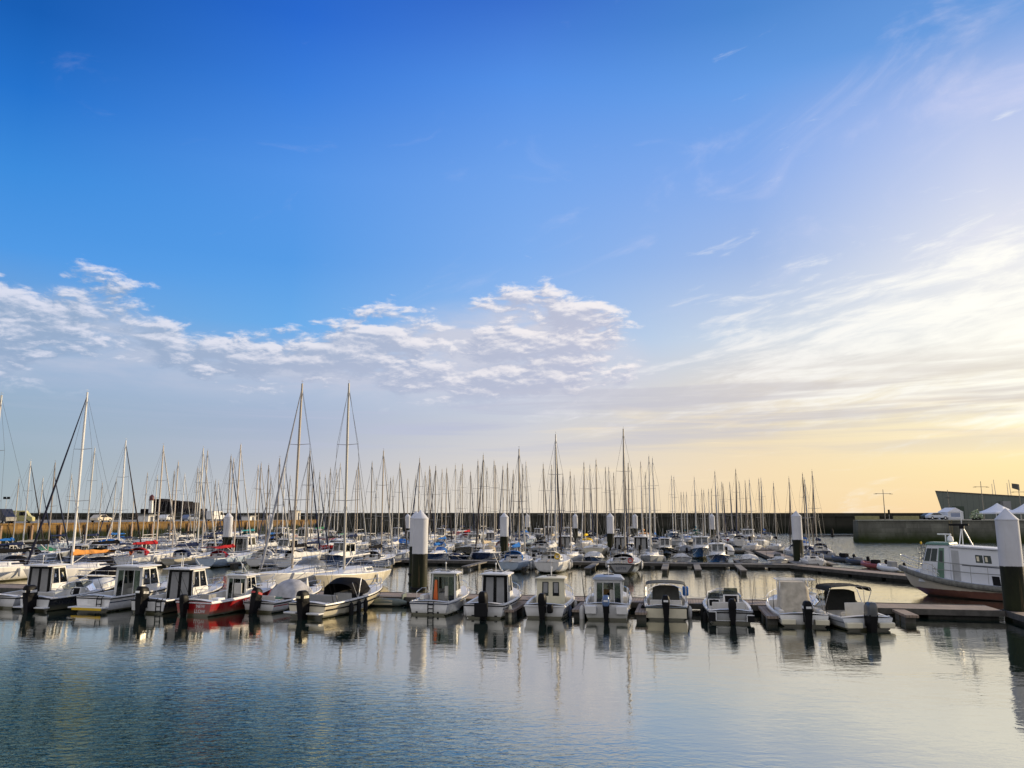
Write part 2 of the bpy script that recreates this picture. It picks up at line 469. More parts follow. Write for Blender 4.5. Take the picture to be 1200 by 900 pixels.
# ------------------------------------------------------------------ mesh building
class MB:
    def __init__(self):
        self.v, self.f, self.mi = [], [], []

    def add(self, vs, fs, m=0):
        o = len(self.v)
        self.v += [tuple(q) for q in vs]
        self.f += [tuple(o + i for i in f) for f in fs]
        self.mi += [m] * len(fs)
        return self

    def prism(self, bot, top, m=0):
        n = len(bot)
        fs = [tuple(range(n - 1, -1, -1)), tuple(range(n, 2 * n))]
        fs += [(i, (i + 1) % n, n + (i + 1) % n, n + i) for i in range(n)]
        return self.add(list(bot) + list(top), fs, m)

    def box(self, x0, x1, y0, y1, z0, z1, m=0, tx=0.0, ty=0.0):
        return self.prism([(x0, y0, z0), (x1, y0, z0), (x1, y1, z0), (x0, y1, z0)],
                          [(x0 + tx, y0 + ty, z1), (x1 - tx, y0 + ty, z1), (x1 - tx, y1 - ty, z1), (x0 + tx, y1 - ty, z1)], m)

    def tube(self, pts, r, n=6, m=0, r1=None):
        pts = [Vector(p) for p in pts]
        k = len(pts)
        rings = []
        for i, p in enumerate(pts):
            d = (pts[min(i + 1, k - 1)] - pts[max(i - 1, 0)])
            if d.length < 1e-9:
                d = Vector((0, 0, 1))
            d.normalize()
            a = Vector((0, 0, 1)) if abs(d.z) < 0.9 else Vector((1, 0, 0))
            u = d.cross(a).normalized()
            w = d.cross(u)
            rr = r if r1 is None else r + (r1 - r) * i / (k - 1)
            if isinstance(r, (list, tuple)):
                rr = r[i]
            rings.append([p + u * rr * cos(2 * pi * j / n) + w * rr * sin(2 * pi * j / n) for j in range(n)])
        vs = [q for rg in rings for q in rg]
        fs = [(i * n + j, i * n + (j + 1) % n, (i + 1) * n + (j + 1) % n, (i + 1) * n + j) for i in range(k - 1) for j in range(n)]
        fs += [tuple(range(n - 1, -1, -1)), tuple((k - 1) * n + j for j in range(n))]
        return self.add(vs, fs, m)

    def lathe(self, prof, c=(0, 0, 0), n=16, m=0, sx=1.0, sy=1.0):
        vs, fs = [], []
        for r, z in prof:
            vs += [(c[0] + r * sx * cos(2 * pi * j / n), c[1] + r * sy * sin(2 * pi * j / n), c[2] + z) for j in range(n)]
        for i in range(len(prof) - 1):
            fs += [(i * n + j, i * n + (j + 1) % n, (i + 1) * n + (j + 1) % n, (i + 1) * n + j) for j in range(n)]
        fs += [tuple(range(n - 1, -1, -1)), tuple((len(prof) - 1) * n + j for j in range(n))]
        return self.add(vs, fs, m)

    def grid(self, rows, m=0, close=False):
        """rows of equal length joined as a sheet"""
        k, n = len(rows), len(rows[0])
        vs = [q for r in rows for q in r]
        fs = []
        for i in range(k - 1):
            for j in range(n - (0 if close else 1)):
                j2 = (j + 1) % n
                fs.append((i * n + j, i * n + j2, (i + 1) * n + j2, (i + 1) * n + j))
        return self.add(vs, fs, m)

    def panel(self, quad, u0, u1, v0, v1, off=0.006, th=0.012, m=0):
        """thin plate lying on a wall quad (a,b,c,d counter-clockwise from outside: lower-left, lower-right, upper-right, upper-left)"""
        a, b, c, d = [Vector(q) for q in quad]
        nrm = (b - a).cross(d - a).normalized()

        def P(u, v):
            return a * (1 - u) * (1 - v) + b * u * (1 - v) + c * u * v + d * (1 - u) * v
        lo = [P(u0, v0), P(u1, v0), P(u1, v1), P(u0, v1)]
        return self.prism([p + nrm * (off - th) for p in lo], [p + nrm * off for p in lo], m)

    def build(self, name, mats, parent=None, smooth=35, bevel=0.0, color=None, loc=None):
        me = D.meshes.new(name)
        me.from_pydata(self.v, [], self.f)
        for mm in (mats if isinstance(mats, (list, tuple)) else [mats]):
            me.materials.append(mm)
        me.polygons.foreach_set('material_index', self.mi)
        if smooth:
            me.polygons.foreach_set('use_smooth', [True] * len(me.polygons))
            me.set_sharp_from_angle(angle=R(smooth))
        me.update()
        o = D.objects.new(name, me)
        COL.objects.link(o)
        if parent is not None:
            o.parent = parent
        if bevel:
            bm = o.modifiers.new('bevel', 'BEVEL')
            bm.width = bevel
            bm.segments = 2
            bm.limit_method = 'ANGLE'
        if color:
            o.color = tuple(color) + (1,)
        if loc is not None:
            o.location = loc
        return o


def thing(name, label, cat, loc=(0, 0, 0), rz=0.0, group=None):
    o = D.objects.new(name, None)
    COL.objects.link(o)
    o.empty_display_size = 0.3
    o.location = loc
    o.rotation_euler = (0, 0, rz)
    o['label'] = label
    o['category'] = cat
    if group:
        o['group'] = group
    return o


def tag(o, label, cat, group=None):
    o['label'] = label
    o['category'] = cat
    if group:
        o['group'] = group
    return o


def copy_thing(root, loc, rz, label=None):
    r = root.copy()
    COL.objects.link(r)
    r.location = loc
    r.rotation_euler = (0, 0, rz)
    if label:
        r['label'] = label
    for ch in root.children:
        c = ch.copy()
        COL.objects.link(c)
        c.parent = r
        for g in ch.children:
            d = g.copy()
            COL.objects.link(d)
            d.parent = c
    return r


def text_part(name, body, size, parent, loc, rot, m, depth=0.004):
    cu = D.curves.new(name, 'FONT')
    cu.body = body
    cu.size = size
    cu.extrude = depth
    cu.align_x = 'CENTER'
    cu.align_y = 'CENTER'
    tmp = D.objects.new(name, cu)
    COL.objects.link(tmp)
    bpy.context.view_layer.update()
    me = D.meshes.new_from_object(tmp.evaluated_get(bpy.context.evaluated_depsgraph_get()))
    D.objects.remove(tmp)
    D.curves.remove(cu)
    me.materials.clear()
    me.materials.append(m)
    o = D.objects.new(name, me)
    COL.objects.link(o)
    o.parent = parent
    o.location = loc
    o.rotation_euler = rot
    return o

# ------------------------------------------------------------------ hulls
class Hull:
    def __init__(s, L, B, fs, fb, tw=0.9, kind='motor', draft=0.35, rake=0.12, full=2.2, sheer=1.8, trake=0.0):
        s.L, s.B, s.fs, s.fb, s.tw, s.kind, s.draft, s.rake, s.full, s.sheer, s.trake = L, B, fs, fb, tw, kind, draft, rake, full, sheer, trake

    def b(s, q):
        mx = 0.42
        if q < mx:
            k = q / mx
            f = s.tw + (1 - s.tw) * (1 - (1 - k) ** 2)
        else:
            k = (q - mx) / (1 - mx)
            f = max(0.0, 1 - k ** s.full) ** 0.85
        return max(0.012, s.B / 2 * f)

    def zs(s, q):
        return s.fs + (s.fb - s.fs) * q ** s.sheer

    def y(s, q, z=None):
        z = s.zs(q) if z is None else z
        k = 1 - z / s.zs(q)
        return s.L * q - s.rake * s.L * k * q ** 3 - s.trake * k * (1 - q) ** 4

    def sec(s, q):
        b, zt = s.b(q), s.zs(q)
        if s.kind == 'motor':
            kz = -s.draft + (s.draft + 0.35 * zt) * max(0, (q - 0.55) / 0.45) ** 2
            xc, zc = b * (0.86 - 0.30 * q * q), 0.04 + 0.55 * zt * q ** 2.6
            pts = [(0, kz), (xc * 0.55, kz * 0.5 + zc * 0.5 - 0.02), (xc, zc), (xc + 0.35 * (b - xc), zc + 0.35 * (zt - zc)), (b * (0.985 - 0.02 * q), zt * 0.86 + zc * 0.14), (b, zt)]
        else:
            kz = -s.draft + (s.draft + 0.1 * zt) * max(0, (q - 0.6) / 0.4) ** 2.2
            if q < 0.25:
                kz += (s.draft + 0.12) * ((0.25 - q) / 0.25) ** 1.6
            pts = []
            for i in range(8):
                a = i / 7 * pi / 2
                pts.append((b * sin(a) ** (0.75 + 0.35 * q), kz + (zt - kz) * (1 - cos(a))))
            pts.append((b, zt)) if pts[-1] != (b, zt) else None
            pts = pts[:8]
        return [(x, s.y(q, z), z) for x, z in pts]

    def build_hull(s, root, color, n=18, name='hull'):
        mb = MB()
        rows = []
        for i in range(n + 1):
            q = i / n
            q = 1 - (1 - q) ** 1.25
            st = s.sec(q)
            rows.append([(-x, y, z) for x, y, z in reversed(st[1:])] + st)
        mb.grid(rows)
        k = len(rows[0])
        mb.add(rows[0], [tuple(range(k - 1, -1, -1))])
        o = mb.build(name, M_HULL, root, 40, color=color)
        return o

    def build_deck(s, root, c0=0.05, c1=0.5, zf=0.35, gw=0.13, camber=0.07, mats=None, n=22, name='deck', lip=0.02):
        """deck sheet with a sunk cockpit between c0 and c1 (fractions of the length)"""
        qs = sorted(set([0.0, c0, c1] + [i / n for i in range(n + 1)]))
        rows, tags = [], []

        def row(q, cock):
            b, zt, y = s.b(q), s.zs(q) + lip, s.L * q
            gi = max(0.005, b - gw)
            if cock:
                h = [(0, y, zf), (gi * 0.96, y, zf), (gi, y, zt), (b - 0.01, y, zt), (b + 0.004, y, zt - 0.05)]
            else:
                h = [(0, y, zt + camber * min(1, b)), (gi * 0.5, y, zt + camber * 0.75 * min(1, b)), (gi, y, zt + 0.005), (b - 0.01, y, zt), (b + 0.004, y, zt - 0.05)]
            return [(-x, yy, z) for x, yy, z in reversed(h[1:])] + h
        for q in qs:
            if q < c0 - 1e-9 or q > c1 + 1e-9:
                rows.append(row(q, False)); tags.append(0)
            elif abs(q - c0) < 1e-9:
                rows.append(row(q, False)); tags.append(0)
                rows.append(row(q, True)); tags.append(1)
            elif abs(q - c1) < 1e-9:
                rows.append(row(q, True)); tags.append(1)
                rows.append(row(q, False)); tags.append(0)
            else:
                rows.append(row(q, True)); tags.append(1)
        mb = MB()
        mb.grid(rows)
        k = len(rows[0]) - 1
        mid = (k - 1) / 2
        for i in range(len(rows) - 1):
            for j in range(k):
                if tags[i] and tags[i + 1] and abs(j - mid) < 1:
                    mb.mi[i * k + j] = 1
        return mb.build(name, mats or [M_DECK, M_SOLE], root, 35)

    def rail(s, q, dz=0.0, side=1, inset=0.08):
        return Vector((side * max(0, s.b(q) - inset), s.L * q, s.zs(q) + dz))


def rub_rail(h, root, m=M_RUBBER, r=0.03, q1=1.0):
    mb = MB()
    for sd_ in (-1, 1):
        mb.tube([(sd_ * (h.b(i / 16 * q1) + 0.005), h.L * i / 16 * q1, h.zs(i / 16 * q1) - 0.06) for i in range(17)], r, 6)
    mb.tube([(-h.b(0), -0.01, h.zs(0) - 0.06), (h.b(0), -0.01, h.zs(0) - 0.06)], r, 6)
    return mb.build('rub_rail', m, root)


def bow_rail(h, root, q0=0.5, dz=0.5, posts=5, m=M_STEEL, r=0.016, mid=False):
    mb = MB()
    N = 14
    for lv in ([1.0, 0.5] if mid else [1.0]):
        L = [h.rail(q0 + (0.985 - q0) * i / N, dz * lv * min(1, 0.35 + i / 3), -1) for i in range(N + 1)]
        Rr = [h.rail(q0 + (0.985 - q0) * i / N, dz * lv * min(1, 0.35 + i / 3), 1) for i in range(N + 1)]
        mb.tube(L + Rr[::-1], r, 5)
    for sd_ in (-1, 1):
        for i in range(posts):
            q = q0 + 0.03 + (0.95 - q0) * i / max(1, posts - 1)
            mb.tube([h.rail(q, 0, sd_), h.rail(q, dz, sd_)], r * 0.9, 5)
    return mb.build('guard_rail', m, root)


def fender(h, root, q, side, size=1.0, m=M_FENDER):
    mb = MB()
    r = 0.11 * size
    prof = [(0.02, -0.34), (r * 0.7, -0.28), (r, -0.18), (r, 0.18), (r * 0.7, 0.28), (0.03, 0.34)]
    prof = [(a, b * size) for a, b in prof]
    z = h.zs(q) - 0.42 * size
    mb.lathe(prof, (side * (h.b(q) + r * 0.85), h.L * q, z), 12)
    mb.tube([(side * (h.b(q) + r * 0.85), h.L * q, z + 0.32 * size), (side * (h.b(q) - 0.05), h.L * q, h.zs(q) + 0.03)], 0.012, 4)
    return mb.build('fender', m, root)


def outboard(root, x=0.0, z=0.55, size=1.0, cowl=M_BLACK, tilt=0.0, y=-0.12, band=None):
    k = size * 0.84
    mb = MB()
    mb.box(-0.16 * k, 0.16 * k, -0.06 * k, 0.14 * k, -0.35 * k, 0.16 * k)          # clamp bracket
    mb.prism([(-0.10 * k, -0.32 * k, -0.95 * k), (0.10 * k, -0.32 * k, -0.95 * k), (0.08 * k, 0.04 * k, -0.95 * k), (-0.08 * k, 0.04 * k, -0.95 * k)],
             [(-0.185 * k, -0.46 * k, 0.16 * k), (0.185 * k, -0.46 * k, 0.16 * k), (0.17 * k, 0.06 * k, 0.16 * k), (-0.17 * k, 0.06 * k, 0.16 * k)])
    mb.box(-0.13 * k, 0.13 * k, -0.46 * k, 0.02 * k, -0.66 * k, -0.63 * k)
    mb.tube([(0, -0.42 * k, -0.85 * k), (0, -0.05 * k, -0.85 * k)], 0.06 * k, 8)
    leg = mb.build('outboard_motor', M_BLACK, root, 40, bevel=0.012)
    leg.location = (x, y, z)
    leg.rotation_euler = (-tilt, 0, 0)
    cb = MB()
    rows = []
    for zz, w, l0, l1 in ((0.10, 0.195, -0.48, 0.10), (0.24, 0.215, -0.53, 0.14), (0.46, 0.205, -0.55, 0.13), (0.60, 0.175, -0.52, 0.06), (0.67, 0.11, -0.45, -0.06)):
        ring = []
        for i in range(16):
            a = 2 * pi * i / 16
            ca, sa = cos(a), sin(a)
            px_ = (abs(ca) ** 0.6) * (1 if ca > 0 else -1) * w
            py_ = (l0 + l1) / 2 + (abs(sa) ** 0.6) * (1 if sa > 0 else -1) * (l1 - l0) / 2
            ring.append((px_ * k, py_ * k, zz * k))
        rows.append(ring)
    cb.grid(rows, close=True)
    cb.add(rows[-1], [tuple(range(16))])
    cb.add(rows[0], [tuple(range(15, -1, -1))])
    cb.build('cowling', cowl, leg, 60)
    if band:
        for sd_ in (-1, 1):
            st = MB()
            st.box(min(sd_ * 0.208, sd_ * 0.222) * k, max(sd_ * 0.208, sd_ * 0.222) * k, -0.38 * k, -0.02 * k, 0.32 * k, 0.44 * k)
            st.build('decal', band, leg)
        st = MB()
        st.box(-0.12 * k, 0.12 * k, -0.562 * k, -0.548 * k, 0.34 * k, 0.44 * k)
        st.build('decal', band, leg)
    return leg


def swim_ladder(root, x, z1, y=-0.06):
    mb = MB()
    for dx in (-0.14, 0.14):
        mb.tube([(x + dx, y, 0.05), (x + dx, y, z1), (x + dx, y + 0.12, z1 + 0.08)], 0.022, 6)
    for i in range(3):
        zz = 0.14 + (z1 - 0.2) * i / 2
        mb.tube([(x - 0.14, y, zz), (x + 0.14, y, zz)], 0.022, 6)
    return mb.build('swim_ladder', M_RUBBER, root)


def antenna(root, p, hgt=1.6, lean=(0, -0.15), r=0.014, m=M_WHITE):
    mb = MB()
    p = Vector(p)
    mb.tube([p, p + Vector((lean[0] * hgt, lean[1] * hgt, hgt))], r, 5, r1=r * 0.5)
    mb.lathe([(0.03, 0), (0.03, 0.1)], p, 8)
    return mb.build('antenna', m, root)


def wheelhouse(root, y0, y1, w, zf, zsill, zt, wallm=M_DECK, door='curtain', rake=0.5, roof_over=0.27, aft_over=0.25, roofm=M_DECK, framem=None, fw=0.80, roofh=0.09, gall=True):
    """open-framed wheelhouse: low walls, corner posts, glass panes, roof"""
    hw = w / 2
    fwd = hw * fw
    A = [(-hw, y0, zf), (hw, y0, zf), (fwd, y1, zf), (-fwd, y1, zf)]
    th = hw * 0.93
    T = [(-th, y0 + 0.06, zt), (th, y0 + 0.06, zt), (fwd * 0.86, y1 - rake, zt), (-fwd * 0.86, y1 - rake, zt)]
    ts = (zsill - zf) / (zt - zf)
    framem = framem or wallm

    def Q(i, j):
        return (A[i], A[j], T[j], T[i])
    cab = MB()
    for (i, j) in ((1, 2), (2, 3), (3, 0)):
        cab.panel(Q(i, j), 0, 1, 0, ts, 0.0, 0.05)
    if door == 'open':
        cab.panel(Q(0, 1), 0, 0.09, 0, 1, 0.0, 0.05)
        cab.panel(Q(0, 1), 0.91, 1, 0, 1, 0.0, 0.05)
    elif door == 'curtain':
        pass
    else:
        cab.panel(Q(0, 1), 0, 1, 0, 1, 0.0, 0.05)
    o = cab.build('cabin', wallm, root, 30, bevel=0.012)
    pb = MB()
    wpost = 0.055
    for (i, j) in ((1, 2), (3, 0)):
        for u in (0.0, 0.46, 0.94):
            pb.panel(Q(i, j), u, u + (0.06 if u != 0.46 else 0.05), ts, 1, 0.003, 0.05)
        pb.panel(Q(i, j), 0, 1, 0.93, 1, 0.0045, 0.05)
    for u in (0.0, 0.475, 0.95):
        pb.panel(Q(2, 3), u, u + 0.05, ts, 1, 0.003, 0.05)
    pb.build('window_frame', framem, o, 30)
    # glass
    for (i, j) in ((1, 2), (3, 0)):
        for (u0, u1) in ((0.06, 0.46), (0.51, 0.94)):
            g = MB()
            g.panel(Q(i, j), u0, u1, ts, 0.93, -0.012, 0.008)
            g.build('window', M_GLASS, o)
    for (u0, u1) in ((0.05, 0.475), (0.525, 0.95)):
        g = MB()
        g.panel(Q(2, 3), u0, u1, ts, 1.0, -0.012, 0.008)
        g.build('windscreen', M_GLASS, o)
    if door == 'curtain':
        for (u0, u1) in ((0.0, 0.098), (0.902, 1.0)):
            jb = MB(); jb.panel(Q(0, 1), u0, u1, 0, 1, 0.0, 0.05); jb.build('door_jamb', M_BLACK, o)
        jb = MB(); jb.panel(Q(0, 1), 0.1, 0.9, 0.97, 1, 0.0, 0.05); jb.build('door_jamb', M_BLACK, o)
        for (u0, u1) in ((0.10, 0.495), (0.505, 0.90)):
            d = MB()
            d.panel(Q(0, 1), u0, u1, 0.02, 0.97, 0.008, 0.03, 0)
            dd = d.build('door', M_BLACK, root)
            c = MB()
            c.panel(Q(0, 1), u0 + 0.055, u1 - 0.055, 0.08, 0.92, 0.014, 0.005)
            c.build('door_panel', M_CURTAIN, dd)
    elif door == 'open':
        for (u0, u1) in ((0.10, 0.30), (0.70, 0.90)):
            d = MB()
            d.panel(Q(0, 1), u0, u1, 0.02, 0.97, 0.004, 0.03)
            dd = d.build('door', M_GLASS, root)
        hd = MB()
        hd.panel(Q(0, 1), 0.09, 0.91, 0.90, 1, 0.006, 0.04)
        hd.panel(Q(0, 1), 0.295, 0.32, 0.0, 0.90, 0.006, 0.03)
        hd.panel(Q(0, 1), 0.68, 0.705, 0.0, 0.90, 0.006, 0.03)
        hd.build('door_frame', framem, root)
    elif door == 'panelled':
        for (u0, u1) in ((0.16, 0.46), (0.54, 0.84)):
            d = MB()
            d.panel(Q(0, 1), u0, u1, 0.04, 0.95, 0.012, 0.02)
            dd = d.build('door', wallm, root, bevel=0.01)
            c = MB()
            c.panel(Q(0, 1), u0 + 0.035, u1 - 0.035, 0.44, 0.90, 0.020, 0.006)
            c.build('door_window', M_SMOKE, dd)
            c = MB()
            c.panel(Q(0, 1), u0 + 0.08, u1 - 0.07, 0.54, 0.87, 0.026, 0.006)
            c.build('blind', M_CURTAIN, dd)
    # roof
    rf = MB()
    o1 = roof_over * 0.42
    ry0, ry1 = y0 - aft_over, y1 - rake + roof_over
    n = 7
    rows = []
    for i in range(n):
        k = i / (n - 1)
        yy = ry0 + (ry1 - ry0) * k
        hwk = (th + (fwd * 0.9 - th) * k ** 2 + o1) * (0.96 if i in (0, n - 1) else 1)
        zc = zt + roofh * (1 - (2 * k - 1) ** 4 * 0.35)
        rows.append([(-hwk, yy, zt + 0.002), (-hwk, yy, zt + 0.035), (-hwk * 0.8, yy, zc), (0, yy, zc + 0.02), (hwk * 0.8, yy, zc), (hwk, yy, zt + 0.035), (hwk, yy, zt + 0.002)])
    rf.grid(rows, close=True)
    rf.add(rows[0], [tuple(range(7))])
    rf.add(rows[-1], [tuple(range(6, -1, -1))])
    ro = rf.build('roof', roofm, root, 40)
    if gall:
        for sd_ in (-1, 1):
            g = MB()
            g.tube([(sd_ * th * 0.8, ry0 + 0.25, zt + roofh), (sd_ * th * 0.8, ry0 + 0.3, zt + roofh + 0.09), (sd_ * fwd * 0.75, ry1 - 0.35, zt + roofh + 0.09), (sd_ * fwd * 0.75, ry1 - 0.3, zt + roofh)], 0.014, 5)
            g.build('roof_rail', M_STEEL, ro)
    lt = MB(); lt.tube([(0, ry0 + 0.5, zt + roofh * 0.9), (0, ry0 + 0.5, zt + roofh + 0.4)], 0.014, 5); lt.lathe([(0.04, 0), (0.045, 0.07), (0.02, 0.1)], (0, ry0 + 0.5, zt + roofh + 0.4), 8)
    lt.build('anchor_light', M_WHITE, ro)
    hh = MB(); hh.box(-0.26, 0.26, ry1 - 1.0, ry1 - 0.55, zt + roofh + 0.01, zt + roofh + 0.055); hh.build('roof_hatch', M_SMOKE, ro, 0, bevel=0.015)
    wp = MB(); wp.tube([T[2][0:3] if False else (fwd * 0.3, y1 - 0.05, zsill + 0.03), (fwd * 0.5, y1 - rake * 0.55, zsill + 0.36)], 0.012, 4); wp.build('wiper', M_RUBBER, o)
    gr = MB(); gr.tube([(hw * 0.99 + 0.03, y0 + 0.1, zsill + 0.02), (hw * 0.93 + 0.04, y0 + 0.12, zt - 0.1)], 0.014, 5); gr.build('grab_rail', M_STEEL, o)
    # helm inside
    hb = MB()
    hb.box(-0.1, fwd * 0.8, y1 - 0.75, y1 - 0.4, zf, zsill + 0.02)
    hb.build('helm_console', M_BLACK, root, bevel=0.02)
    sb = MB()
    sb.box(0.05, 0.5, y1 - 1.35, y1 - 0.95, zf + 0.35, zf + 0.5)
    sb.box(0.05, 0.5, y1 - 1.42, y1 - 1.34, zf + 0.45, zf + 1.0)
    sb.box(0.2, 0.32, y1 - 1.2, y1 - 1.08, zf, zf + 0.36)
    sb.build('helm_seat', M_CUSH, root, bevel=0.03)
    return o


def bimini(root, y0, y1, w, z0, zt, color, back=None, legs=True, fabric=M_CANVAS, drop=0.18):
    fr = MB()
    hw = w / 2
    for yy in (y0, (y0 + y1) / 2, y1):
        pts = [(-hw, (y0 + y1) / 2, z0), (-hw, yy, zt - 0.22), (-hw * 0.86, yy, zt - 0.03), (0, yy, zt + 0.03), (hw * 0.86, yy, zt - 0.03), (hw, yy, zt - 0.22), (hw, (y0 + y1) / 2, z0)]
        fr.tube(pts, 0.018, 6)
    fo = fr.build('awning_frame', M_STEEL, root)
    rows = []
    for i in range(9):
        yy = y0 - 0.03 + (y1 - y0 + 0.06) * i / 8
        sag = 0.03 * sin(pi * ((i / 4) % 1))
        r = []
        for j in range(13):
            a = pi * j / 12
            x = -cos(a) * hw * 1.01
            zz = zt - drop + (sin(a) ** 0.45) * (drop + 0.045) - sag
            r.append((x, yy, zz))
        rows.append(r)
    mb = MB()
    mb.grid(rows)
    mb.grid([[(x, y, z - 0.02) for x, y, z in reversed(r)] for r in rows])
    for r in (rows[0], rows[-1]):
        mb.grid([[q for q in r], [(x, y, z - 0.03) for x, y, z in r]])
    o = mb.build('awning', fabric, root, 60, color=color)
    if back:
        bb = MB()
        ys, wd, zb, zt2 = back
        r1, r2 = [], []
        for j in range(9):
            a = pi * j / 8
            x = -cos(a) * wd / 2
            r1.append((x, ys + 0.12 * sin(a), zb))
            r2.append((x * 0.96, ys + 0.1 + 0.12 * sin(a), zt2 - 0.12 * (cos(a) ** 4)))
        bb.grid([r1, r2])
        bb.grid([[(x, y + 0.02, z) for x, y, z in reversed(r1)], [(x, y + 0.02, z) for x, y, z in reversed(r2)]])
        bb.build('canopy_panel', fabric, root, 60, color=color)
    return o


def console(root, y, zf, h=1.0, w=0.62, screen=0.4, m=M_DECK, x=0.0, dark=True):
    mb = MB()
    mb.prism([(x - w / 2, y - 0.05, zf), (x + w / 2, y - 0.05, zf), (x + w * 0.42, y + 0.6, zf), (x - w * 0.42, y + 0.6, zf)],
             [(x - w / 2, y + 0.12, zf + h), (x + w / 2, y + 0.12, zf + h), (x + w * 0.4, y + 0.42, zf + h), (x - w * 0.4, y + 0.42, zf + h)])
    o = mb.build('console', m, root, bevel=0.03)
    q = ((x - w / 2, y - 0.05, zf), (x + w / 2, y - 0.05, zf), (x + w / 2, y + 0.12, zf + h), (x - w / 2, y + 0.12, zf + h))
    if dark:
        d = MB()
        d.panel(q, 0.12, 0.88, 0.50, 0.95, 0.01, 0.01)
        d.build('dashboard', M_BLACK, o)
    sc_ = MB()
    sc_.panel(((x - w * 0.48, y + 0.28, zf + h), (x + w * 0.48, y + 0.28, zf + h), (x + w * 0.42, y + 0.16, zf + h + screen), (x - w * 0.42, y + 0.16, zf + h + screen)), 0, 1, 0, 1, 0.006, 0.012)
    sc_.build('windscreen', M_GLASS, o)
    wh = MB()
    cx, cy, cz = x - 0.0, y - 0.02, zf + h * 0.72
    ring = [(cx + 0.17 * cos(2 * pi * i / 14), cy - 0.09 + 0.05 * sin(2 * pi * i / 14), cz + 0.16 * sin(2 * pi * i / 14)) for i in range(15)]
    wh.tube(ring, 0.016, 5)
    wh.tube([(cx, cy - 0.09, cz), (cx, cy + 0.06, cz)], 0.02, 5)
    wh.tube([(cx - 0.17, cy - 0.09, cz), (cx + 0.17, cy - 0.09, cz)], 0.012, 4)
    wh.build('steering_wheel', M_BLACK, o)
    return o


def bench(root, y, zf, w, h=0.4, d=0.42, back=0.35, m=M_CUSH):
    mb = MB()
    mb.box(-w / 2, w / 2, y, y + d, zf, zf + h)
    if back:
        mb.box(-w / 2, w / 2, y - 0.08, y - 0.003, zf + 0.1, zf + h + back)
    return mb.build('seat', m, root, bevel=0.03)


def wrap_screen(h, root, q0, q1, zt=0.42, frame=M_STEEL):
    """wrap-round windscreen on the foredeck"""
    n = 12
    lo, hi = [], []
    for i in range(n + 1):
        a = pi * i / n
        x = -cos(a)
        q = q0 + (q1 - q0) * sin(a) ** 0.8
        b = (h.b(q0) - 0.2) * x
        base = h.zs(q) + 0.05
        lo.append((b, h.L * q, base))
        hi.append((b * 0.88, h.L * q - 0.22, base + zt * (0.55 + 0.45 * sin(a) ** 0.5)))
    mb = MB()
    mb.grid([lo, hi])
    o = mb.build('windscreen', M_GLASS, root, 60)
    fb_ = MB()
    fb_.tube(hi, 0.016, 5)
    fb_.tube(lo, 0.014, 5)
    for i in (0, 4, 8, 12):
        fb_.tube([lo[i], hi[i]], 0.014, 5)
    fb_.build('windscreen_frame', frame, o)
    return o


def cover_mound(h, root, q0, q1, zt, color, name='cover', m=M_CANVAS, wfrac=0.95):
    rows = []
    n = 10
    for i in range(n + 1):
        k = i / n
        q = q0 + (q1 - q0) * k
        e = sin(pi * min(1, max(0, k))) ** 0.5
        r = []
        for j in range(13):
            a = pi * j / 12
            x = -cos(a) * h.b(q) * wfrac
            wob = 0.03 * sin(j * 2.1 + i * 1.7)
            r.append((x, h.L * q, h.zs(q) + 0.01 + (zt * e + wob * e) * sin(a) ** 0.8))
        rows.append(r)
    mb = MB()
    mb.grid(rows)
    return mb.build(name, m, root, 70, color=color)


def cleats_and_lines(h, root, dock_pts, m=M_RUBBER):
    mb = MB()
    for (q, side, p) in dock_pts:
        a = h.rail(q, 0.05, side, 0.05)
        b = Vector(p)
        mid_ = (a + b) / 2 - Vector((0, 0, 0.12))
        mb.tube([a, mid_, b], 0.014, 4)
    return mb.build('mooring_line', m, root)


def clutter(t, seed, w=1.3, y0=0.5, y1=1.7, zf=0.22, n=5):
    """loose gear lying in a cockpit: buckets, crates, coiled line, folded oilskins"""
    rd = random.Random(seed)
    cols = [(0.6, 0.58, 0.52), (0.05, 0.12, 0.3), (0.45, 0.06, 0.03), (0.03, 0.03, 0.035), (0.55, 0.42, 0.05), (0.10, 0.22, 0.14), (0.3, 0.3, 0.3), (0.5, 0.16, 0.03)]
    for i in range(n):
        x, y = rd.uniform(-w / 2, w / 2), rd.uniform(y0, y1)
        k = rd.choice(('bucket', 'crate', 'rope', 'bag'))
        c = rd.choice(cols)
        mb = MB()
        if k == 'bucket':
            mb.lathe([(0.10, 0), (0.14, 0.28), (0.125, 0.28), (0.09, 0.03)], (x, y, zf + 0.004), 12)
            mb.build('bucket', M_PAINT, t, 40, color=c)
        elif k == 'crate':
            mb.box(x - 0.22, x + 0.22, y - 0.15, y + 0.15, zf + 0.004, zf + rd.uniform(0.2, 0.42), tx=-0.015, ty=-0.015)
            mb.build('crate', M_PAINT, t, 0, bevel=0.02, color=c)
        elif k == 'rope':
            mb.tube([(x + 0.16 * cos(a * 0.6) * (1 - a * 0.008), y + 0.16 * sin(a * 0.6) * (1 - a * 0.008), zf + 0.02 + 0.003 * a) for a in range(42)], 0.014, 5)
            mb.build('coiled_rope', M_PAINT, t, 40, color=rd.choice(((0.5, 0.48, 0.42), (0.05, 0.1, 0.25), (0.3, 0.03, 0.02))))
        else:
            mb.lathe([(0.05, 0), (0.2, 0.03), (0.23, 0.14), (0.15, 0.24), (0.02, 0.27)], (x, y, zf + 0.004), 10, sx=1.3)
            mb.build('kit_bag', M_PAINT, t, 50, color=c)


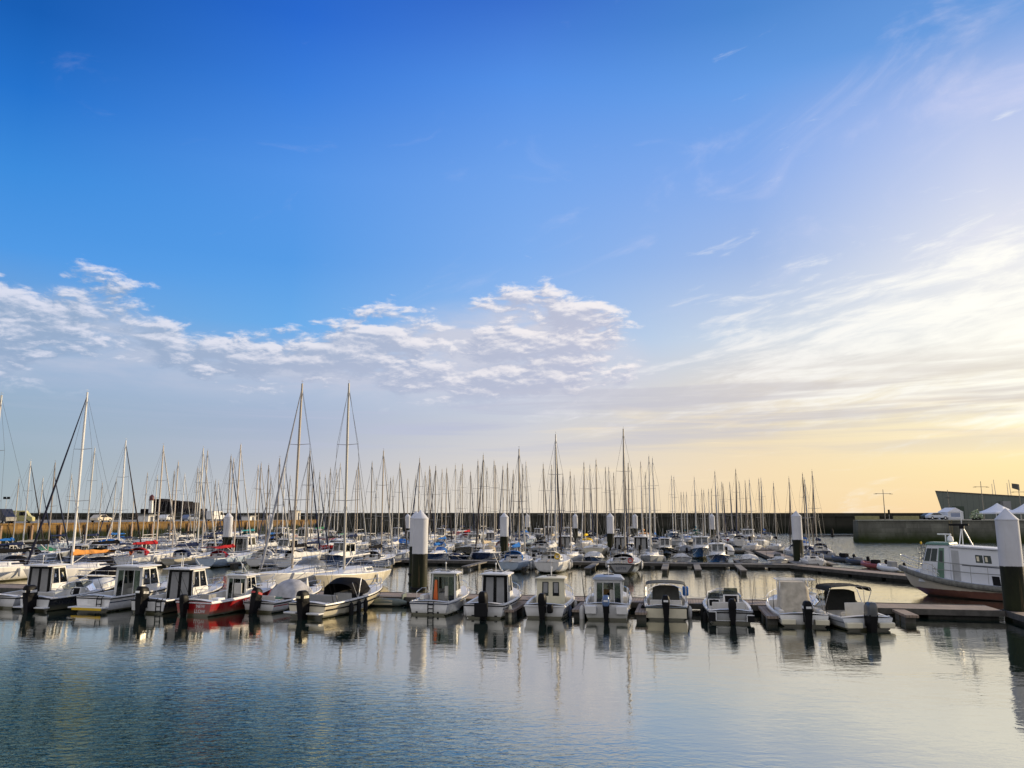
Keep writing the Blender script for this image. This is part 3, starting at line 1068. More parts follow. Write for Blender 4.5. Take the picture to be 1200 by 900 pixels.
def stripe(h, root, m, z0=0.36, dz=0.06, q1=0.96, rise=0.75):
    n = 16
    for sd_ in (-1, 1):
        A_, B_ = [], []
        for i in range(n + 1):
            q = i / n * q1
            zz = z0 + (h.zs(q) - h.fs) * rise
            for lst, zq in ((A_, zz), (B_, zz + dz)):
                sec = h.sec(q)
                # x of the hull skin at this height
                x = sec[-1][0]
                for (xa, ya, za), (xb, yb, zb) in zip(sec, sec[1:]):
                    if za <= zq <= zb:
                        x = xa + (xb - xa) * (zq - za) / max(1e-6, zb - za)
                lst.append((sd_ * (x + 0.008), h.y(q, zq), zq))
        st = MB()
        st.grid([A_, B_] if sd_ < 0 else [B_, A_])
        st.build('hull_stripe', m, root, 60)


def foredeck_gear(h, t, c1, seed):
    rd = random.Random(seed)
    q = c1 + (1 - c1) * 0.45
    z = h.zs(q) + 0.07 * min(1, h.b(q)) + 0.02
    L = h.L
    hb = MB(); hb.box(-0.22, 0.22, q * L - 0.2, q * L + 0.2, z + 0.002, z + 0.045); hb.build('deck_hatch', M_SMOKE, t, 0, bevel=0.015)
    an = MB(); zb = h.zs(1.0) + 0.03
    an.box(-0.05, 0.05, L * 0.9, L + 0.08, zb, zb + 0.04)
    an.tube([(0, L * 0.86, zb + 0.07), (0, L + 0.02, zb + 0.07), (0, L + 0.12, zb - 0.08)], 0.02, 5)
    an.tube([(-0.12, L + 0.04, zb - 0.12), (0, L + 0.12, zb - 0.1), (0.12, L + 0.04, zb - 0.12)], 0.018, 5)
    an.build('anchor', M_STEEL, t)
    if rd.random() < 0.6:
        for k in range(rd.randint(1, 3)):
            x = rd.choice((-1, 1)) * (h.b(0.12) - 0.08)
            y = L * rd.uniform(0.05, 0.3)
            r_ = MB(); r_.tube([(x, y, h.zs(0.1)), (x * 1.05, y - 0.25, h.zs(0.1) + 0.5), (x * 1.12, y - 0.8, h.zs(0.1) + rd.uniform(1.2, 1.7))], [0.018, 0.012, 0.004], 4)
            r_.build('fishing_rod', M_RUBBER, t)
# ------------------------------------------------------------------ the front row of small motorboats
WHITE = (0.78, 0.77, 0.75)
FR = 'small motorboats moored along the front pontoon'


def front(name, label, cat, px, py, turn=0.0, group=FR):
    p = onz(px, py)
    o = thing(name, label, cat, (p.x, p.y, 0), -(TH + R(turn)), group)
    k = 1.12 if px < 420 else 1.06
    o.scale = (k, k, k)
    return o


def boat_basics(t, L, B, fs, fb, color, c0=0.06, c1=0.5, zf=0.22, tw=0.9, rail=True, rq=0.55, rdz=0.32, rub=M_RUBBER, full=2.3, mats=None, gw=0.14, clut=True, moor=True):
    h = Hull(L, B, fs, fb, tw, full=full)
    h.build_hull(t, color)
    h.build_deck(t, c0, c1, zf, gw, mats=mats)
    if rub:
        rub_rail(h, t, rub)
    if rail:
        bow_rail(h, t, rq, rdz, 4)
    if moor:
        for sd_ in (-1, 1):
            ml = MB(); a_ = h.rail(0.93, 0.04, sd_, 0.02); b_ = Vector((sd_ * 1.5, L + 0.7, 0.52)); ml.tube([a_, (a_ + b_) / 2 - Vector((0, 0, 0.1)), b_], 0.013, 4); ml.build('mooring_line', M_FENDER, t)
            ck = MB(); p_ = h.rail(0.04, 0.0, sd_, 0.07); ck.tube([p_ + Vector((0, -0.09, 0.07)), p_ + Vector((0, 0.09, 0.07))], 0.014, 5); ck.tube([p_, p_ + Vector((0, 0, 0.07))], 0.02, 5); ck.build('cleat', M_STEEL, t)
    foredeck_gear(h, t, c1, int(L * 771 + fb * 313 + B * 57))
    if clut:
        clutter(t, int(L * 1000 + B * 77 + fs * 991), B * 0.55, c0 * L + 0.35, c1 * L * 0.62, zf, 5)
    return h


def front_row():
    # 1 -- cut by the frame's edge
    t = front('cabin_boat', 'white wheelhouse motorboat with curtained black doors, cut off by the picture edge', 'motorboat', -2, 713, 3)
    h = boat_basics(t, 5.6, 2.25, 0.58, 0.95, WHITE)
    wheelhouse(t, 2.3, 3.9, 1.65, 0.22, 1.05, 1.95, door='curtain', aft_over=0.35)
    bench(t, 0.35, 0.22, 1.3, 0.35, 0.4, 0.0)
    outboard(t, -0.2, 0.5, 0.85)
    fender(h, t, 0.35, 1)
    antenna(t, (0.5, 3.2, 2.05), 1.3, (-0.3, -0.1))

    # 2 -- runabout with bulky white cover
    t = front('runabout', 'shade-darkened white runabout with bulky black outboard and crumpled white cover over its bow', 'motorboat', 40, 716, 6)
    h = boat_basics(t, 5.4, 2.15, 0.62, 1.0, (0.014, 0.017, 0.024), c1=0.48)  # near-black hull colour stands in for shade between the boats
    pn = MB(); pn.prism([(-0.86, -0.045, 0.13), (0.86, -0.045, 0.13), (0.86, -0.012, 0.13), (-0.86, -0.012, 0.13)], [(-0.94, -0.045, 0.56), (0.94, -0.045, 0.56), (0.94, -0.012, 0.56), (-0.94, -0.012, 0.56)]); pn.build('transom_panel', M_DECK, t, bevel=0.01)
    wrap_screen(h, t, 0.45, 0.62, 0.4)
    cover_mound(h, t, 0.60, 0.93, 0.42, (0.74, 0.73, 0.68), wfrac=0.8)
    console(t, 2.0, 0.22, 0.75, 0.5, 0.25, x=0.35)
    bench(t, 0.5, 0.22, 1.4, 0.35, 0.45, 0.3)
    outboard(t, 0.0, 0.6, 1.2, band=M_FENDER)
    for q in (0.3, 0.55):
        fender(h, t, q, 1, 0.9, M_RUBBER)
    for a_ in (-1.0, 0.35):
        tr = MB(); tr.box(a_, a_ + 0.65, -0.36, -0.02, 0.16, 0.22); tr.build('swim_platform', M_DECK, t, bevel=0.015)

    # 3 -- cabin cruiser with a yellow-edged swim platform
    t = front('cabin_boat', 'white cabin boat with open glass doors and a yellow-edged swim platform', 'motorboat', 108, 717, 4)
    h = boat_basics(t, 5.9, 2.3, 0.70, 1.02, WHITE)
    stripe(h, t, M_NAVY, 0.44, 0.05)
    wheelhouse(t, 2.2, 4.0, 1.75, 0.28, 1.1, 2.0, door='open', wallm=M_DECK, aft_over=0.3)
    tr = MB(); tr.box(-1.02, 1.02, -0.5, -0.02, 0.2, 0.27)
    sp_ = tr.build('swim_platform', M_DECK, t, bevel=0.015)
    tr = MB(); tr.box(-0.75, 1.0, -0.525, -0.503, 0.13, 0.24)
    tr.build('edge_strip', M_YELLOW, sp_)
    q = ((-0.98, -0.01, 0.25), (0.98, -0.01, 0.25), (1.0, -0.01, 0.66), (-1.0, -0.01, 0.66))
    d = MB(); d.panel(q, 0.34, 0.82, 0.28, 0.86, 0.012, 0.02)
    d.build('transom_door', M_DECK, t, bevel=0.008)
    swim_ladder(t, 0.45, 0.68, -0.10)
    for q in (0.25, 0.5, 0.72):
        fender(h, t, q, 1, 0.95)
    bench(t, 0.4, 0.28, 1.5, 0.35, 0.4, 0.0)

    # 4 -- cabin boat with curtained doors, big outboard
    t = front('cabin_boat', 'shade-darkened cabin boat with grey curtained doors, stern ladder and leaning whip aerial', 'motorboat', 173, 719, 4)
    h = boat_basics(t, 5.6, 2.2, 0.62, 0.98, (0.014, 0.016, 0.02))  # shade along the boat's side put into the hull colour
    pn = MB(); pn.prism([(-0.9, -0.045, 0.13), (0.9, -0.045, 0.13), (0.9, -0.012, 0.13), (-0.9, -0.012, 0.13)], [(-0.97, -0.045, 0.56), (0.97, -0.045, 0.56), (0.97, -0.012, 0.56), (-0.97, -0.012, 0.56)]); pn.build('transom_panel', M_DECK, t, bevel=0.01)
    wheelhouse(t, 2.1, 3.8, 1.6, 0.22, 1.05, 1.93, door='curtain', aft_over=0.3)
    outboard(t, -0.15, 0.62, 1.15, tilt=0.12, band=M_STEEL)
    swim_ladder(t, 0.62, 0.62)
    antenna(t, (0.55, 3.0, 2.02), 1.2, (-0.75, -0.2))
    antenna(t, (-0.1, 2.3, 2.02), 0.7, (0, 0), 0.02)
    for q in (0.3, 0.6):
        fender(h, t, q, 1, 0.95, M_RUBBER)

    # 5 -- red fishing boat with letters
    t = front('fishing_boat', 'red hulled fishing boat with white lettering and a small open-backed cuddy', 'fishing boat', 226, 722, 8)
    h = boat_basics(t, 6.0, 2.3, 0.66, 1.12, (0.30, 0.008, 0.012), rub=M_WHITE, rdz=0.42, c1=0.55)
    wheelhouse(t, 2.9, 4.1, 1.25, 0.3, 1.0, 1.62, door='open', wallm=M_DECK, rake=0.3, aft_over=0.1)
    tb = MB(); tb.box(-0.75, -0.2, 1.2, 1.75, 0.22, 0.85); tb.build('fish_box', M_CURTAIN, t, bevel=0.03)
    tb = MB(); tb.box(0.1, 0.55, 1.0, 1.5, 0.22, 0.72); tb.build('fish_box', M_WHITE, t, bevel=0.03)
    outboard(t, -0.35, 0.55, 0.8)
    text_part('lettering', 'NEW', 0.22, t, (0.42, -0.012, 0.45), (pi / 2, 0, 0), M_WHITE)
    text_part('lettering', 'LLOW', 0.22, t, (0.38, -0.012, 0.22), (pi / 2, 0, 0), M_WHITE)
    yq = 0.42
    a = h.b(yq)
    for body, dy in (('LH', -0.42), ('402', 0.42)):
        text_part('registration', body, 0.30, t, (a + 0.035, h.L * yq + 0.1 + dy, 0.46), (R(84), 0, pi / 2 + R(1)), M_WHITE)
    antenna(t, (0.3, 3.4, 1.72), 1.3, (-0.8, -0.1))
    fender(h, t, 0.43, 1, 0.6)

    # 6 -- boat under grey cover
    t = front('runabout', 'low white runabout under a rounded grey cover, black outboard at its stern', 'motorboat', 303, 718, 8)
    h = boat_basics(t, 5.2, 2.0, 0.5, 0.85, WHITE, c1=0.5, rail=True)
    stripe(h, t, M_RED, 0.30, 0.05)
    cover_mound(h, t, 0.32, 0.66, 0.78, (0.40, 0.40, 0.42), wfrac=0.86)
    outboard(t, 0.0, 0.55, 1.05, tilt=0.3, band=M_RED)
    bench(t, 0.45, 0.22, 1.2, 0.35, 0.4, 0.2)
    fender(h, t, 0.3, 1, 0.8)
    tb = MB(); tb.prism([(0.55, 2.9, 0.6), (0.7, 2.9, 0.6), (0.7, 3.2, 0.6), (0.55, 3.2, 0.6)], [(0.60, 2.97, 1.45), (0.64, 2.97, 1.45), (0.64, 3.03, 1.45), (0.60, 3.03, 1.45)])
    tb.build('folded_seat', M_FENDER, t)

    # 7 -- beige boat with black canopy, sunlit side
    t = front('day_cruiser', 'beige day cruiser with black fenders on its sunlit side and raised black canopy', 'motorboat', 359, 724, 12)
    h = boat_basics(t, 6.1, 2.35, 0.62, 1.05, (0.66, 0.60, 0.45), c1=0.52, gw=0.16)
    cv = MB()
    rows = []
    for k, (yy, zt, wd) in enumerate(((2.3, 1.35, 1.7), (2.9, 1.62, 1.8), (3.7, 1.55, 1.6), (4.3, 1.05, 1.2))):
        rows.append([(-cos(pi * j / 10) * wd / 2, yy, 0.7 + (zt - 0.7) * sin(pi * j / 10) ** 0.35) for j in range(11)])
    cv.grid(rows)
    cv.build('canopy', M_CANVAS, t, 60, color=(0.008, 0.008, 0.009))
    for sd_ in (-1, 1):
        cvb = MB()
        cvb.tube([(sd_ * 1.0, 2.6, 0.65), (sd_ * 0.85, 2.3, 1.42)], 0.02, 5)
        cvb.tube([(sd_ * 1.0, 2.6, 0.65), (sd_ * 0.88, 3.0, 1.62)], 0.02, 5)
        cvb.build('canopy_frame', M_STEEL, t)
    sb = MB(); sb.box(-0.9, 0.9, 1.1, 1.6, 0.2, 0.62); sb.box(-0.9, 0.9, 0.98, 1.09, 0.3, 0.95); sb.build('seat', M_CURTAIN, t, bevel=0.05)
    for a_ in (-1.0, 0.3):
        tr = MB(); tr.box(a_, a_ + 0.7, -0.42, -0.02, 0.2, 0.27); tr.build('swim_platform', M_DECK, t, bevel=0.015)
    st = MB()
    for z0 in (0.34,):
        n = 14
        for sd_ in (-1, 1):
            A_, B_ = [], []
            for i in range(n + 1):
                q = i / n * 0.96
                zz0 = z0 + (h.zs(q) - h.fs) * 0.75
                A_.append((sd_ * (h.b(q) + 0.012), h.y(q, zz0), zz0)); B_.append((sd_ * (h.b(q) + 0.014), h.y(q, zz0 + 0.07), zz0 + 0.07))
            st.grid([A_, B_] if sd_ < 0 else [B_, A_])
    st.build('hull_stripe', M_BLACK, t)
    outboard(t, 0.0, 0.6, 1.15, band=M_CREAM)
    for q in (0.28, 0.38, 0.47):
        fender(h, t, q, 1, 1.0, M_RUBBER)

    # 8 -- grey inflatable
    t = front('inflatable_dinghy', 'grey green inflatable dinghy lying low beside the front pontoon', 'dinghy', 474, 709, -97, None)
    mb = MB()
    for sd_ in (-1, 1):
        pts = [(sd_ * 0.62, -0.25, 0.2), (sd_ * 0.62, 0.2, 0.2), (sd_ * 0.64, 1.4, 0.22), (sd_ * 0.55, 2.3, 0.28), (sd_ * 0.28, 2.95, 0.38), (0, 3.15, 0.42)]
        mb.tube(pts, [0.08, 0.21, 0.22, 0.22, 0.2, 0.19], 12)
    mb.build('tube', mat('grey hypalon', (0.14, 0.17, 0.15), 0.6, var=0.25), t, 60)
    fl = MB(); fl.box(-0.5, 0.5, 0.0, 2.6, 0.06, 0.1); fl.build('floorboard', M_NONSKID, t)
    tr = MB(); tr.box(-0.5, 0.5, 0.0, 0.06, 0.1, 0.62); tr.build('transom', mat('grey board', (0.10, 0.13, 0.12), 0.6), t)
    bd = MB(); bd.prism([(-0.845, 0.5, 0.1), (-0.835, 0.5, 0.1), (-0.835, 2.0, 0.12), (-0.845, 2.0, 0.12)], [(-0.815, 0.5, 0.34), (-0.80, 0.5, 0.34), (-0.80, 2.0, 0.36), (-0.815, 2.0, 0.36)])
    bd.build('nameplate', mat('pale patch', (0.42, 0.40, 0.30), 0.6), t)
    seat = MB(); seat.box(-0.45, 0.45, 1.2, 1.45, 0.34, 0.38); seat.build('thwart', M_NONSKID, t)

    # 9 -- white fishing boat
    t = front('fishing_boat', 'white fishing boat with orange oilskin hanging in its open wheelhouse, beside the front pile', 'fishing boat', 502, 721, 2)
    h = boat_basics(t, 5.5, 2.25, 0.62, 0.98, WHITE, rub=M_NAVY, c1=0.5, rq=0.6)
    wheelhouse(t, 2.2, 3.7, 1.5, 0.22, 1.0, 1.86, door='open', aft_over=0.08, framem=mat('olive frame', (0.20, 0.21, 0.15), 0.5))
    ok = MB()
    ok.prism([(-0.5, 2.05, 0.55), (-0.25, 2.05, 0.5), (-0.25, 2.17, 0.5), (-0.5, 2.17, 0.55)], [(-0.43, 2.08, 1.55), (-0.31, 2.08, 1.55), (-0.31, 2.14, 1.55), (-0.43, 2.14, 1.55)])
    ok.build('oilskin', M_ORANGE, t, bevel=0.03)
    swim_ladder(t, 0.12, 0.58, -0.05)
    for x in (-0.62, 0.5):
        dr = MB(); dr.box(x - 0.05, x + 0.05, -0.02, -0.004, 0.1, 0.18); dr.build('scupper', M_RUBBER, t)
    fb_ = MB(); fb_.box(-0.92, -0.7, 1.2, 1.9, 0.62, 0.86); fb_.build('locker', M_DECK, t, bevel=0.02)
    pu = MB()
    pu.tube([(-0.9, 0.7, 0.64), (-0.9, 0.7, 1.05), (-0.85, 1.3, 1.2), (-0.85, 1.9, 1.15), (-0.85, 1.9, 0.65)], 0.022, 5)
    pu.build('grab_rail', M_STEEL, t)
    fender(h, t, 0.4, 1, 0.7)

    # 10 -- cabin boat, large black outboard
    t = front('cabin_boat', 'white cabin boat with tall curtained doors behind a square black outboard, sloping aerial', 'motorboat', 567, 725, 2)
    h = boat_basics(t, 5.6, 2.2, 0.66, 0.98, WHITE)
    stripe(h, t, mat('grey decal', (0.16, 0.17, 0.19), 0.4), 0.42, 0.07)
    wheelhouse(t, 2.0, 3.7, 1.45, 0.22, 1.05, 1.92, door='curtain', aft_over=0.3, fw=0.85)
    outboard(t, 0.05, 0.66, 1.15)
    tb = MB(); tb.box(-0.30, 0.36, -0.7, -0.55, 0.15, 0.80); tb.build('engine_cover', M_RUBBER, t, bevel=0.05)
    antenna(t, (0.1, 3.0, 2.02), 1.0, (-0.45, -0.1))
    fender(h, t, 0.12, 1, 1.05, M_CREAM)
    fender(h, t, 0.12, -1, 0.9)
    for x in (-0.55, 0.6):
        dr = MB(); dr.box(x - 0.07, x + 0.07, -0.02, -0.004, 0.1, 0.16); dr.build('scupper', M_RUBBER, t)

    # 11 -- cream wheelhouse
    t = front('cabin_boat', 'white boat with cream wheelhouse closed by two panelled doors with square windows', 'motorboat', 638, 725, 0)
    h = boat_basics(t, 5.3, 2.2, 0.62, 0.95, WHITE, rub=M_DECK)
    stripe(h, t, M_RUBBER, 0.16, 0.05)
    wheelhouse(t, 1.9, 3.5, 1.5, 0.22, 1.1, 1.72, door='panelled', wallm=M_CREAM, roofm=M_CREAM, aft_over=0.12, gall=False)
    outboard(t, -0.05, 0.6, 1.1)
    tb = MB(); tb.box(0.20, 0.45, -0.45, -0.1, 0.3, 0.7); tb.build('auxiliary_engine', M_BLACK, t, bevel=0.06)
    mx = MB(); mx.tube([(-0.1, 2.7, 1.8), (-0.1, 2.7, 3.0)], 0.018, 6); mx.build('signal_mast', M_ALU, t, color=(0.5, 0.5, 0.5))
    fender(h, t, 0.15, 1, 0.9, M_NAVY)
    fender(h, t, 0.5, 1, 0.8)

    # 12 -- pilot house with blue outboard
    t = front('cabin_boat', 'rounded white pilot-house boat with a blue and silver outboard and amber lit cabin', 'motorboat', 711, 727, -2)
    h = boat_basics(t, 5.4, 2.3, 0.72, 0.98, WHITE, rub=None, tw=0.93)
    stripe(h, t, M_BLUE, 0.40, 0.06)
    wheelhouse(t, 2.0, 3.6, 1.5, 0.22, 0.98, 1.72, door='open', aft_over=0.15, roofm=mat('grey roof', (0.34, 0.37, 0.42), 0.4), roofh=0.2, gall=False)
    am = MB(); am.box(-0.5, 0.5, 3.1, 3.16, 0.6, 1.15); am.build('bulkhead_panel', mat('varnished wood', (0.42, 0.22, 0.05), 0.35, var=0.3), t)
    outboard(t, 0.0, 0.62, 1.0, mat('blue cowling', (0.06, 0.13, 0.30), 0.25, coat=0.6), band=mat('silver', (0.6, 0.6, 0.62), 0.3, 0.5))
    for sd_ in (-1, 1):
        pd = MB(); pd.box(min(sd_ * 0.45, sd_ * 1.0), max(sd_ * 0.45, sd_ * 1.0), -0.34, -0.02, 0.30, 0.70)
        pd.build('stern_quarter', M_DECK, t, bevel=0.05)
    for sd_ in (-1, 1):
        wl = MB()
        wl.tube([(sd_ * 0.95, 1.9, 0.75), (sd_ * 0.98, 1.9, 1.25), (sd_ * 0.92, 2.6, 1.3), (sd_ * 0.9, 2.6, 0.8)], 0.022, 5)
        wl.build('grab_rail', M_WHITE, t)
    fender(h, t, 0.06, -1, 1.15)

    # 13 -- bimini boat, grey sides
    t = front('day_cruiser', 'grey sided day cruiser under an arched grey awning with dark canopy panel', 'motorboat', 781, 727, -1)
    h = boat_basics(t, 5.5, 2.15, 0.62, 0.95, (0.22, 0.27, 0.31), c1=0.5, mats=[M_DECK, M_SOLE])
    bimini(t, 1.0, 2.6, 1.98, 0.65, 1.62, (0.09, 0.095, 0.09), back=(2.2, 1.35, 0.65, 1.42))
    outboard(t, 0.0, 0.6, 1.05, band=M_WHITE)
    bench(t, 0.4, 0.22, 1.5, 0.38, 0.45, 0.3)
    pn = MB(); pn.box(-0.95, 0.95, -0.03, -0.005, 0.1, 0.58); pn.build('transom_panel', M_CREAM, t, bevel=0.01)
    wrap_screen(h, t, 0.48, 0.66, 0.35)
    fender(h, t, 0.2, 1, 0.9)
    fender(h, t, 0.2, -1, 0.9, M_RUBBER)
    bx = MB(); bx.box(0.85, 1.15, 3.0, 3.4, 0.85, 1.3); bx.build('storage_bag', M_BLUE, t, bevel=0.05)

    # 14 -- open console boat
    t = front('open_boat', 'open white fishing boat with low windscreen, stepped stern and black outboard', 'motorboat', 857, 731, -2)
    h = boat_basics(t, 5.3, 2.2, 0.55, 0.85, (0.40, 0.41, 0.42), c1=0.74, rub=M_RUBBER, rdz=0.28, rq=0.72, mats=[M_DECK, M_NONSKID])
    console(t, 2.2, 0.22, 0.85, 0.75, 0.32, x=0.25)
    console(t, 2.35, 0.22, 0.62, 0.6, 0.3, x=-0.55)
    wrap_screen(h, t, 0.55, 0.7, 0.42)
    bench(t, 1.1, 0.22, 1.5, 0.38, 0.4, 0.25)
    outboard(t, 0.05, 0.58, 1.0)
    for a_, z_ in ((-1.0, 0.55), (0.68, 0.42)):
        tr = MB(); tr.box(a_, a_ + 0.32, -0.28, -0.02, 0.12, z_); tr.build('stern_step', M_RUBBER, t, bevel=0.02)
    ed = MB()
    for a_, b_ in (((-1.0, -0.3, 0.55), (-0.68, -0.3, 0.55)), ((-0.68, -0.3, 0.55), (-0.68, -0.3, 0.16)), ((-0.68, -0.05, 0.14), (0.68, -0.05, 0.14)), ((0.68, -0.3, 0.14), (0.68, -0.3, 0.42)), ((0.68, -0.3, 0.42), (1.0, -0.3, 0.42))):
        ed.tube([a_, b_], 0.022, 5)
    ed.build('edge_trim', M_WHITE, t)
    for q in (0.1, 0.3):
        fender(h, t, q, -1, 0.9, M_RUBBER)

    # 15 -- T-top with tall beige cover
    t = front('open_boat', 'white open boat with tall beige cover hung from its console frame', 'motorboat', 943, 735, -3)
    h = boat_basics(t, 5.6, 2.35, 0.52, 0.9, WHITE, c1=0.7, rail=True, rub=None, mats=[M_DECK, M_NONSKID])
    stripe(h, t, M_RUBBER, 0.30, 0.05)
    fr = MB()
    for x in (-0.62, 0.62):
        for yy in (1.9, 2.7):
            fr.tube([(x, yy, 0.25), (x * 1.02, yy + 0.08, 1.88)], 0.028, 6)
    fr.tube([(-0.75, 1.9, 1.9), (0.95, 1.9, 1.9)], 0.03, 6)
    fr.tube([(-0.75, 2.8, 1.9), (0.95, 2.8, 1.9)], 0.03, 6)
    fr.tube([(-0.75, 1.9, 1.9), (-0.75, 2.8, 1.9)], 0.03, 6)
    fr.tube([(0.95, 1.9, 1.9), (0.95, 2.8, 1.9)], 0.03, 6)
    fr.build('console_frame', M_WHITE, t)
    rows = []
    for k, (zz, w, yb) in enumerate(((0.25, 1.65, 1.3), (0.6, 1.5, 1.45), (1.1, 1.38, 1.62), (1.55, 1.28, 1.72), (1.8, 1.2, 1.82))):
        r = []
        for j in range(17):
            a = 2 * pi * j / 16
            ca, sa = cos(a), sin(a)
            wr = 1 + 0.025 * sin(5 * a + k)
            r.append(((abs(ca) ** 0.5) * (1 if ca > 0 else -1) * w / 2 * wr, (yb + 2.85) / 2 + (abs(sa) ** 0.5) * (1 if sa > 0 else -1) * (2.85 - yb) / 2 * wr, zz))
        rows.append(r)
    cvr = MB(); cvr.grid(rows); cvr.add(rows[-1][:-1], [tuple(range(16))])
    cvr.build('console_cover', M_CANVAS, t, 60, color=(0.50, 0.45, 0.36))
    outboard(t, 0.1, 0.55, 1.1, band=M_WHITE)
    for sd_ in (-1, 1):
        pd = MB(); pd.box(min(sd_ * 0.4, sd_ * 1.02), max(sd_ * 0.4, sd_ * 1.02), -0.3, -0.02, 0.12, 0.36); pd.build('stern_quarter', M_CREAM, t, bevel=0.04)
    for a_ in (0.75, -1.0):
        pb = MB(); pb.box(a_, a_ + 0.25, 0.4, 1.8, 0.5, 0.66); pb.build('side_cushion', M_CUSH, t, bevel=0.05)

    # 16 -- bimini boat seen from the port quarter
    t = front('day_cruiser', 'pale day cruiser with black arched awning and dark grey outboard, last along the front pontoon', 'motorboat', 1018, 739, -14)
    h = boat_basics(t, 6.0, 2.45, 0.52, 0.95, (0.66, 0.68, 0.70), c1=0.52, rub=None, mats=[M_DECK, M_NONSKID])
    stripe(h, t, mat('grey decal', (0.16, 0.17, 0.19), 0.4), 0.30, 0.06)
    bimini(t, 1.5, 2.9, 1.95, 0.55, 1.72, (0.025, 0.027, 0.026), back=(2.5, 1.5, 0.55, 1.5))
    outboard(t, 0.0, 0.56, 1.2, mat('graphite cowling', (0.06, 0.065, 0.07), 0.35, coat=0.4))
    bench(t, 1.2, 0.22, 0.9, 0.38, 0.42, 0.45)
    wrap_screen(h, t, 0.50, 0.68, 0.42, M_RUBBER)
    for a_ in (-1.05, 0.35):
        tr = MB(); tr.box(a_, a_ + 0.7, -0.3, -0.02, 0.12, 0.36); tr.build('swim_platform', M_CREAM, t, bevel=0.04)
    for q in (0.2, 0.4, 0.52):
        fender(h, t, q, -1, 1.0, M_FENDER if q != 0.2 else M_RUBBER)

    # boat cut by the right edge, on the far side of the pontoon's bend
    p = onz(1262, 712)
    t = thing('cabin_boat', 'white motorboat mostly cut off by the picture edge, past the widest pile', 'motorboat', (p.x, p.y, 0), R(10), FR)
    h = boat_basics(t, 6.4, 2.4, 0.8, 1.2, WHITE, rdz=0.55, rq=0.1)
    wheelhouse(t, 2.3, 4.0, 1.7, 0.3, 1.2, 2.2)
    for q in (0.3, 0.5):
        fender(h, t, q, -1, 1.5, M_ORANGE if q == 0.5 else M_FENDER)


front_row()
